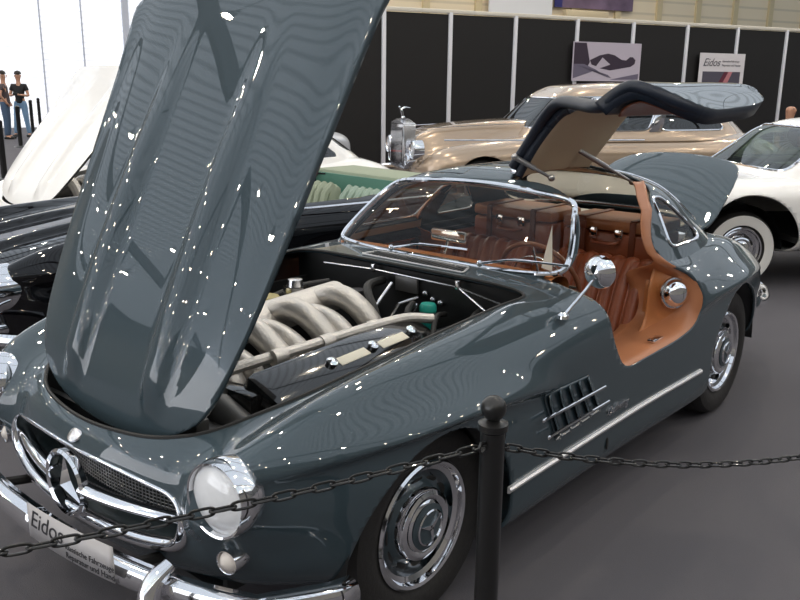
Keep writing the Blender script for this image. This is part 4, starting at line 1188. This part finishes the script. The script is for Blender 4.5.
def ribbed(name, col, emis, scale, axis='Z', dark=.75, width=.5, rough=.6):
    m = bpy.data.materials.new(name); m.use_nodes = True; nt = m.node_tree; b = nt.nodes['Principled BSDF']
    tc = nt.nodes.new('ShaderNodeTexCoord'); w = nt.nodes.new('ShaderNodeTexWave'); w.bands_direction = axis; w.inputs['Scale'].default_value = scale
    w.wave_profile = 'SAW' if False else 'SIN'
    cr = nt.nodes.new('ShaderNodeValToRGB'); cr.color_ramp.elements[0].position = 0; cr.color_ramp.elements[1].position = width
    cr.color_ramp.elements[0].color = (*[c*dark for c in col], 1); cr.color_ramp.elements[1].color = (*col, 1)
    nt.links.new(tc.outputs['Object'], w.inputs['Vector']); nt.links.new(w.outputs['Fac'], cr.inputs[0]); nt.links.new(cr.outputs[0], b.inputs['Base Color'])
    nt.links.new(cr.outputs[0], b.inputs['Emission Color']); b.inputs['Emission Strength'].default_value = emis; b.inputs['Roughness'].default_value = rough
    return m
DAYW = ribbed('translucent_daylight_panels', (.93, .95, 1.0), .36, 1.6, 'Z', .80, .30)
GLOWC = ribbed('ceiling_glow_bands', (.60, .67, .75), .68, .75, 'X', .64, .5)  # banded glow added to the unseen ceiling, so the car paint reflects it
BEIGE = ribbed('beige_cladding', (.90, .76, .54), 0, .55, 'Z', .8, .15)
BEIGE2 = mat('beige_wall', (.26, .25, .23), .8)
us = 3.0
def panel(name, m, u, n, z, du, dn, dz):
    o = MB(); o.box((0, 0, 0), (du, dn, dz)); ob = o.obj(name, m, smooth=False); ob.location = hp(u, n, z); ob.rotation_euler = (0, 0, UM); tag(ob, kind='structure'); return ob
panel('wall_back', DAYW, (us-13)/2, N0, HZ/2, us+13, .2, HZ)
panel('wall_back', BEIGE2, (U0-13)/2, N0, HZ/2, -13-U0, .2, HZ)  # unseen stretch, kept grey to darken the reflection in the bonnet
panel('wall_back', BEIGE, (us+U1)/2, N0, HZ/2, U1-us, .2, HZ)
GLOWL = ribbed('left_wall_glow', (.93, .95, 1.0), 1.7, 1.6, 'Z', .80, .30)  # added glow on the out-of-view wall, lights the bonnet and white coupe
panel('wall_left', GLOWL, U0, (-4+N1)/2, HZ/2, .2, N1+4, HZ)
panel('wall_left', BEIGE2, U0, (N0-4)/2, HZ/2, .2, -4-N0, HZ)  # unseen too, grey instead of glowing for a darker bonnet reflection
panel('wall_right', BEIGE2, U1, (N0+N1)/2, HZ/2, .2, N1-N0, HZ)
panel('wall_front', BEIGE2, (U0+U1)/2, N1, HZ/2, U1-U0, .2, HZ)
panel('ceiling', GLOWC, (U0+U1)/2, (N0+N1)/2, HZ+.1, U1-U0, N1-N0, .2)
GREYF = mat('pale_grey_frame', (.55, .58, .66), .5)
STB = mat('ceiling_steel', (.12, .12, .13), .5, .3)
m = MB()
for k in range(5): hbox(m, (U0+U1)/2, N0+4+k*8, HZ-.25, U1-U0, .18, .4)
o = m.obj('trim_1', STB, smooth=False); tag(o, kind='structure')
m = MB()
for u in (-1.58, ): hbox(m, u, N0+.2, HZ/2, .22, .12, HZ)
for u in (-7.5, -4.3, -3.0): hbox(m, u, N0+.15, HZ/2, .05, .06, HZ)
o = m.obj('trim_2', GREYF, smooth=False); tag(o, kind='structure')
m = MB()
for k in range(12): hbox(m, 5.2+k*2.47, N0+.16, HZ/2, .30, .12, HZ)
o = m.obj('trim_3', mat('beige_pilaster', (.68, .56, .34), .7), smooth=False); tag(o, kind='structure')

# black exhibition partition
pw = empty('exhibition_partition', hp(4, 0)); tag(pw, 'long black partition wall with white uprights behind the cars', 'partition')
def rel(o, r): o.location = -Vector(r.location); return o
US = [-3.0, -1.5, 0, 1.4, 2.88, 4.4, 5.89, 7.44, 8.99, 10.62, 12.1, 13.6]
BLKP = mat('black_partition_board', (.010, .009, .009), .55); WHP = mat('white_aluminium', (.78, .78, .82), .4)
for a, b_ in zip(US[:-1], US[1:]):
    rel(hbox(MB(), (a+b_)/2, 0, 1.45, b_-a-.04, .04, 2.86).obj('black_panel', BLKP, pw, smooth=False), pw)
for a in US:
    rel(hbox(MB(), a, .02, 1.46, .075, .09, 2.92, bev=.01).obj('upright', WHP, pw), pw)
rel(hbox(MB(), 5.3, .02, 2.93, 16.7, .08, .07, bev=.01).obj('top_rail', mat('pale_beige_rail', (.75, .70, .60), .5), pw), pw)

# posters on the partition
def flat(m, pts, u0, z0, n): # polygon in (u,z)
    return m.add([hp(u0+x, n, z0+z) for x, z in pts], [tuple(range(len(pts)))])
ps = empty('car_photo_poster', hp(5.2, .12, 1.7)); tag(ps, 'wide pale poster of a sports car interior hung on the black partition', 'poster')
def pobj(par, name, polys, m, n, u0, z0, th=.004):
    mb = MB()
    for P in polys: flat(mb, P, u0, z0, n)
    o = mb.obj(name, m, par, smooth=False, solid=th, offset=1); return rel(o, par)
PALE = mat('poster_lilac', (.56, .50, .58), .5); PDK = mat('poster_plum', (.045, .03, .05), .5); PMID = mat('poster_grey_violet', (.16, .14, .20), .5)
W_, H_ = 1.82, .78
def rect(a, b, c, d): return [(a, c), (b, c), (b, d), (a, d)]
pobj(ps, 'board', [rect(0, W_, 0, H_)], PALE, .10, 4.27, 1.70)
pobj(ps, 'printed_shape', [[(.03, .30), (.03, .76), (.34, .76), (.45, .38), (.40, .30)], [(.45, .42), (.70, .52), (.92, .56), (1.1, .53), (1.3, .44), (1.42, .43), (1.52, .50), (1.60, .50), (1.68, .44), (1.66, .36), (1.55, .30), (1.0, .22), (.72, .26), (1.0, .34), (.78, .48), (.62, .30), (.5, .33)]], PDK, .106, 4.27, 1.70)
pobj(ps, 'printed_shade', [[(.03, .05), (.03, .34), (.3, .34), (.6, .24), (.95, .08), (1.05, .06), (.95, .13), (.55, .20)], [(1.0, .03), (1.4, .10), (1.78, .16), (1.78, .04)]], PMID, .108, 4.27, 1.70)
pe = empty('dealer_poster', hp(8.5, .12, 1.2)); tag(pe, 'white poster with script lettering above a red and grey picture', 'poster')
pobj(pe, 'board', [rect(0, 1.42, 0, 1.14)], mat('poster_white', (.78, .74, .76), .5), .10, 7.82, 1.20)
pobj(pe, 'picture', [rect(.12, 1.30, .02, .74)], mat('poster_dusk', (.10, .09, .12), .4), .106, 7.82, 1.20)
pobj(pe, 'red_band', [[(.45, .02), (.65, .02), (1.05, .74), (.92, .74)], [(1.05, .10), (1.2, .30), (1.28, .52), (1.28, .40), (1.15, .1)]], mat('poster_red', (.55, .22, .24), .4), .110, 7.82, 1.20)
pobj(pe, 'dark_band', [[(.30, .02), (.45, .02), (.92, .74), (.80, .74)]], mat('poster_maroon', (.14, .03, .05), .4), .110, 7.82, 1.20)
RZ = UM+PI  # text reads towards the viewer
for body, sz, u0, z0, sh in (('Eidos', .24, .10, .86, .4), ('klassische Fahrzeuge', .065, .70, .95, 0), ('Reparatur und Handel', .065, .70, .86, 0)):
    t = text_obj('lettering', body, mat('poster_ink', (.12, .11, .13), .5), pe, (0, 0, 0), (0, 0, 0), sz, ext=.001, shear=sh, bend=lambda c, u0=u0, z0=z0: tuple(hp(7.82+u0+c.x, .112+c.z, 1.20+z0+c.y)))
    rel(t, pe)
# big picture and white board high on the back wall
bb = empty('wall_banner', hp(8, N0+.3, 5)); tag(bb, 'purple and brown printed banner high on the beige wall', 'banner')
sc = 1.0
def bwp(name, par, u, z, du, dz, m, n=.25): return rel(hbox(MB(), u, N0+n, z, du, .05, dz).obj(name, m, par, smooth=False), par)
bwp('banner_sheet', bb, 18.75, 6.05, 4.1, 2.5, mat('banner_print', (.16, .11, .17), .6, noise=(1.2, .9)))
bwp('banner_edge', bb, 16.6, 6.05, .4, 2.5, mat('banner_blue', (.03, .03, .16), .6), .28)
wb2 = MB(); wo = hbox(wb2, 14.6, N0+.35, 6.2, 3.2, .08, 3.6).obj('white_board', mat('bright_white_board', (.85, .85, .86), .6), smooth=False); tag(wo, 'plain white board on the beige wall left of the banner', 'board')
lb = MB(); lo_ = hbox(lb, 18.0, N0+.45, 4.55, 2.3, .3, .3, bev=.02).obj('wall_cabinet', mat('cream_box', (.70, .58, .38), .6)); tag(lo_, 'long cream box mounted below the purple banner', 'box')

# hall lamps: high-bay lights hanging below the roof
LAMPE = mat('lamp_glow', (1, .9, .75), .5, emit=(1., .86, .66), estr=400)
HOUS = mat('lamp_housing', (.3, .3, .3), .4, .8)
lamp0 = None
def hang_lamp(u, n, z):
    global lamp0
    p = hp(u, n, z)
    if lamp0 is None:
        r = empty('hall_lamp', p)
        a = MB().lathe([(.03, .3), (.05, .2), (.09, .12), (.115, 0), (.12, -.01)], 20).obj('reflector_shade', HOUS, r)
        b = MB().lathe([(0, -.004), (.07, -.004), (.10, .006)], 20).obj('light_source', LAMPE, r)
        c = MB().tube([(0, 0, .3), (0, 0, HZ-8.0)], .012, 6).obj('suspension_rod', HOUS, r); lamp0 = r
        parts = [a, b, c]; lamp0['_n'] = 0; hang_lamp.parts = parts
        del lamp0['_n']
    else:
        r = lamp0.copy(); r.location = p; COL.objects.link(r)
        for q in hang_lamp.parts: c = q.copy(); COL.objects.link(c); c.parent = r
    tag(r, 'round lamp hanging high under the hall roof', 'lamp', 'round lamps hanging under the hall roof')
random.seed(3)
for i in range(-3, 9):
    for j in range(-1, 8):  # rearmost row added to brighten the beige wall
        hang_lamp(-23+i*5.2+random.uniform(-.6, .6), -9+j*4.6+random.uniform(-.6, .6), 8.0)

# daylight and soft fill of the hall
w = bpy.data.worlds.new('hall_world'); S.world = w; w.use_nodes = True
w.node_tree.nodes['Background'].inputs[0].default_value = (.6, .65, .7, 1); w.node_tree.nodes['Background'].inputs[1].default_value = .3

# ------------------------------------------------------------------ people
def skin_mesh(name, chains, m, par, sub=2, root=0):
    vs, es, rs = [], [], []
    for ch in chains:
        prev = None
        for p, r in ch:
            key = next((i for i, q in enumerate(vs) if (Vector(q)-Vector(p)).length < 1e-5), None)
            if key is None: vs.append(p); rs.append(r); key = len(vs)-1
            if prev is not None: es.append((prev, key))
            prev = key
    me = bpy.data.meshes.new(name); me.from_pydata(vs, es, []); me.update()
    o = bpy.data.objects.new(name, me); link(o, par); me.materials.append(m)
    o.modifiers.new('skin', 'SKIN')
    for i, r in enumerate(rs): me.skin_vertices[0].data[i].radius = (r, r) if not isinstance(r, tuple) else r
    me.skin_vertices[0].data[root].use_root = True
    s = o.modifiers.new('sub', 'SUBSURF'); s.levels = s.render_levels = sub
    dg = bpy.context.evaluated_depsgraph_get(); me2 = bpy.data.meshes.new_from_object(o.evaluated_get(dg)); o.modifiers.clear(); o.data = me2
    me2.shade_smooth()
    return o
SKIN = mat('skin', (.50, .27, .18), .5)
HAIRM = mat('dark_hair', (.015, .010, .008), .6)
def person(loc, rz, label, shirt, trousers, arms, hair=True, seated=False, legs=None, bald=False):
    r = empty('person', loc, (0, 0, rz)); tag(r, label, 'person')
    hz = -.38 if seated else 0
    pel = (0, 0, .95+hz); ch = (0, 0, 1.32+hz); nk = (0, 0, 1.47+hz)
    spine = [(pel, (.14, .10)), ((0, 0, 1.12+hz), (.12, .09)), (ch, (.15, .105)), (nk, .055), ((.01, 0, 1.55+hz), .055), ((.02, 0, 1.66+hz), (.078, .095)), ((.015, 0, 1.73+hz), (.06, .075))]
    body = [spine]; shc = [[((0, 0, .90+hz), (.168, .128)), ((0, 0, 1.0+hz), (.160, .124)), ((0, 0, 1.14+hz), (.152, .118)), ((0, 0, 1.32+hz), (.182, .128)), ((0, 0, 1.455+hz), .068)]]; 
    for sd, A in zip((1, -1), arms):
        sh = (0, .17*sd, 1.40+hz); el, wr = A
        el = (el[0], el[1], el[2]+hz); wr = (wr[0], wr[1], wr[2]+hz)
        body.append([(ch, (.15, .105)), (sh, .055), (el, .040), (wr, .027)])
        e, w_ = Vector(el), Vector(wr); d = (w_-e).normalized(); side = d.cross(Vector((0, 0, 1))); side = side.normalized() if side.length > .1 else Vector((0, 1, 0))
        palm = w_+d*.07; body.append([(tuple(w_), .027), (tuple(palm), .034)])
        for f in range(4): q = palm+side*(f-1.5)*.02; body.append([(tuple(palm), .034), (tuple(q+d*.03), .010), (tuple(q+d*.075+Vector((0, 0, -.01))), .008)])
        body.append([(tuple(w_), .027), (tuple(w_+side*.035+d*.03), .012), (tuple(w_+side*.05+d*.07), .009)])
        mid = (Vector(sh)*.45+e*.55); shc.append([(ch, (.182, .128)), (tuple(Vector(sh)), .072), (tuple(mid), .066)])
    lg = legs or [((.02, .10, .50), (.0, .11, .08)), ((.02, -.10, .50), (.0, -.11, .08))]
    tr = [[(pel, (.160, .120)), ((0, 0, 1.04+hz), (.145, .11))]]
    for sd, (kn, an) in zip((1, -1), lg):
        hp_ = (0, .09*sd, .88+hz)
        body.append([(pel, (.14, .10)), (hp_, .080), (kn, .055), (an, .035), ((an[0]+.13, an[1]+.02*sd, .03), .035)])
        tr.append([(pel, (.160, .120)), (hp_, .105), (kn, .074), ((an[0], an[1], an[2]), .058)])
        MB().add(*_boxM((.26, .095, .07), .03, Matrix.Translation((an[0]+.06, an[1], .037)))).obj('shoe', BLACK, r)
    skin_mesh('body', body, SKIN, r)
    skin_mesh('shirt', shc, shirt, r); skin_mesh('trousers', tr, trousers, r)
    hx, hzz = .02, 1.68+hz
    f = MB(); f.ball((hx+.098, 0, hzz-.015), (.016, .012, .022), n=8); f.obj('nose', SKIN, r)
    for sd in (1, -1):
        MB().ball((hx+.088, .032*sd, hzz+.012), (.008, .012, .007), n=8).obj('eye', HAIRM, r)
        MB().ball((hx, .085*sd, hzz-.01), (.018, .010, .028), n=8).obj('ear', SKIN, r)
    MB().ball((hx+.090, 0, hzz-.055), (.006, .022, .006), n=8).obj('mouth', mat('lips', (.35, .1, .08), .5), r)
    if hair:
        h = MB(); T = Matrix.Translation((hx-.018, 0, hzz+.035)); prof = [(math.sin(PI*i/14), math.cos(PI*i/14)) for i in range(9)]
        h.lathe([(a*.098, b*.10) for a, b in prof[:8]], 20, T); h.obj('hair', HAIRM, r)
    return r
person((-9.65, -21.75, 0), math.radians(48), 'man in black t-shirt and blue jeans looking at something in his hands', mat('black_cotton', (.012, .012, .014), .8), mat('blue_denim', (.16, .27, .42), .8),
       [((.04, .25, 1.13), (.27, .08, 1.16)), ((.04, -.25, 1.13), (.27, -.06, 1.17))], legs=[((.03, .13, .50), (.0, .17, .08)), ((.02, -.14, .50), (-.02, -.20, .08))])
tag(MB().add(*_boxM((.03, .12, .07), .008, Matrix.Translation((-9.65+.40*math.cos(.84), -21.75+.40*math.sin(.84), 1.19)) @ Matrix.Rotation(.84, 4, 'Z'))).obj('camera_in_hands', BLACK), 'small dark camera held by the man in the black t-shirt', 'camera')
person((-8.93, -21.15, 0), math.radians(140), 'man in dark grey t-shirt with a hand on his hip, cut by the frame edge', mat('grey_plum_cotton', (.07, .055, .06), .8), mat('dark_denim', (.06, .10, .17), .8),
       [((-.02, .30, 1.16), (.08, .17, .98)), ((-.02, -.30, 1.16), (.08, -.17, .98))])
BE = mat('brown_jacket', (.12, .08, .06), .8)
person((-12.45, -2.0, 0), math.radians(60), 'bald man in a brown jacket sitting behind the white hardtop', BE, mat('dark_trousers', (.03, .03, .04), .8),
       [((.05, .24, 1.12), (.28, .12, .98)), ((.05, -.24, 1.12), (.28, -.12, .98))], hair=False, seated=True, legs=[((.42, .11, .50), (.42, .12, .08)), ((.42, -.11, .50), (.42, -.12, .08))])
so_ = empty('stool', (-12.45, -2.0, 0)); tag(so_, 'round black stool under the bald man behind the white hardtop', 'stool')
MB().lathe([(0, .475), (.18, .475), (.19, .46), (.18, .43), (0, .43)], 24).obj('seat', BLACK, so_)
for k in range(4): a = PI/4+k*PI/2; MB().tube([(.12*math.cos(a), .12*math.sin(a), .43), (.2*math.cos(a), .2*math.sin(a), 0)], .012, 8).obj('leg', STEEL, so_)

# far barrier posts by the people
def far_post(x, y, i, h=1.0):
    global fp0
    if i == 0:
        fp0 = empty('far_barrier_post', (x, y, 0)); a = MB().lathe([(0, 0), (.16, 0), (.14, .02), (.05, .04), (.05, .95), (.055, .96), (0, .99)], 16).obj('shaft', IRON, fp0); far_post.p = a; r = fp0
    else:
        r = fp0.copy(); r.location = (x, y, 0); COL.objects.link(r); c = far_post.p.copy(); COL.objects.link(c); c.parent = r
    tag(r, FPL[i], 'post', 'far barrier posts')
FPL = ['thick black post nearest the left frame edge, in front of the saloon', 'black post just in front of the standing man in jeans', 'black post right behind the man in jeans', 'thin black post between the man in jeans and the white bonnet', 'black post nearest the raised white bonnet']
for i, (x, y) in enumerate(((-4.53, -11.9), (-7.9, -18.3), (-10.6, -23.1), (-11.9, -25.2), (-12.6, -26.2))): far_post(x, y, i)

# ------------------------------------------------------------------ camera
cam = bpy.data.cameras.new('camera'); co = bpy.data.objects.new('camera', cam); COL.objects.link(co)
yaw, pit, rol, fpx = -2.4337, -.255, .0114, 844.93
F_ = Vector((math.cos(pit)*math.cos(yaw), math.cos(pit)*math.sin(yaw), math.sin(pit)))
R_ = F_.cross(Vector((0, 0, 1))).normalized(); U_ = R_.cross(F_)
R2_ = math.cos(rol)*R_+math.sin(rol)*U_; U2_ = -math.sin(rol)*R_+math.cos(rol)*U_
co.matrix_world = Matrix(((R2_.x, U2_.x, -F_.x, 1.865), (R2_.y, U2_.y, -F_.y, 2.2256), (R2_.z, U2_.z, -F_.z, 1.6826), (0, 0, 0, 1)))
cam.sensor_width = 36; cam.lens = fpx/800*36; cam.clip_start = .05; cam.clip_end = 300
S.camera = co
S.view_settings.view_transform = 'Standard'; S.view_settings.look = 'None'; S.view_settings.gamma = 1
S.view_settings.use_curve_mapping = False
S.view_settings.exposure = 0.68
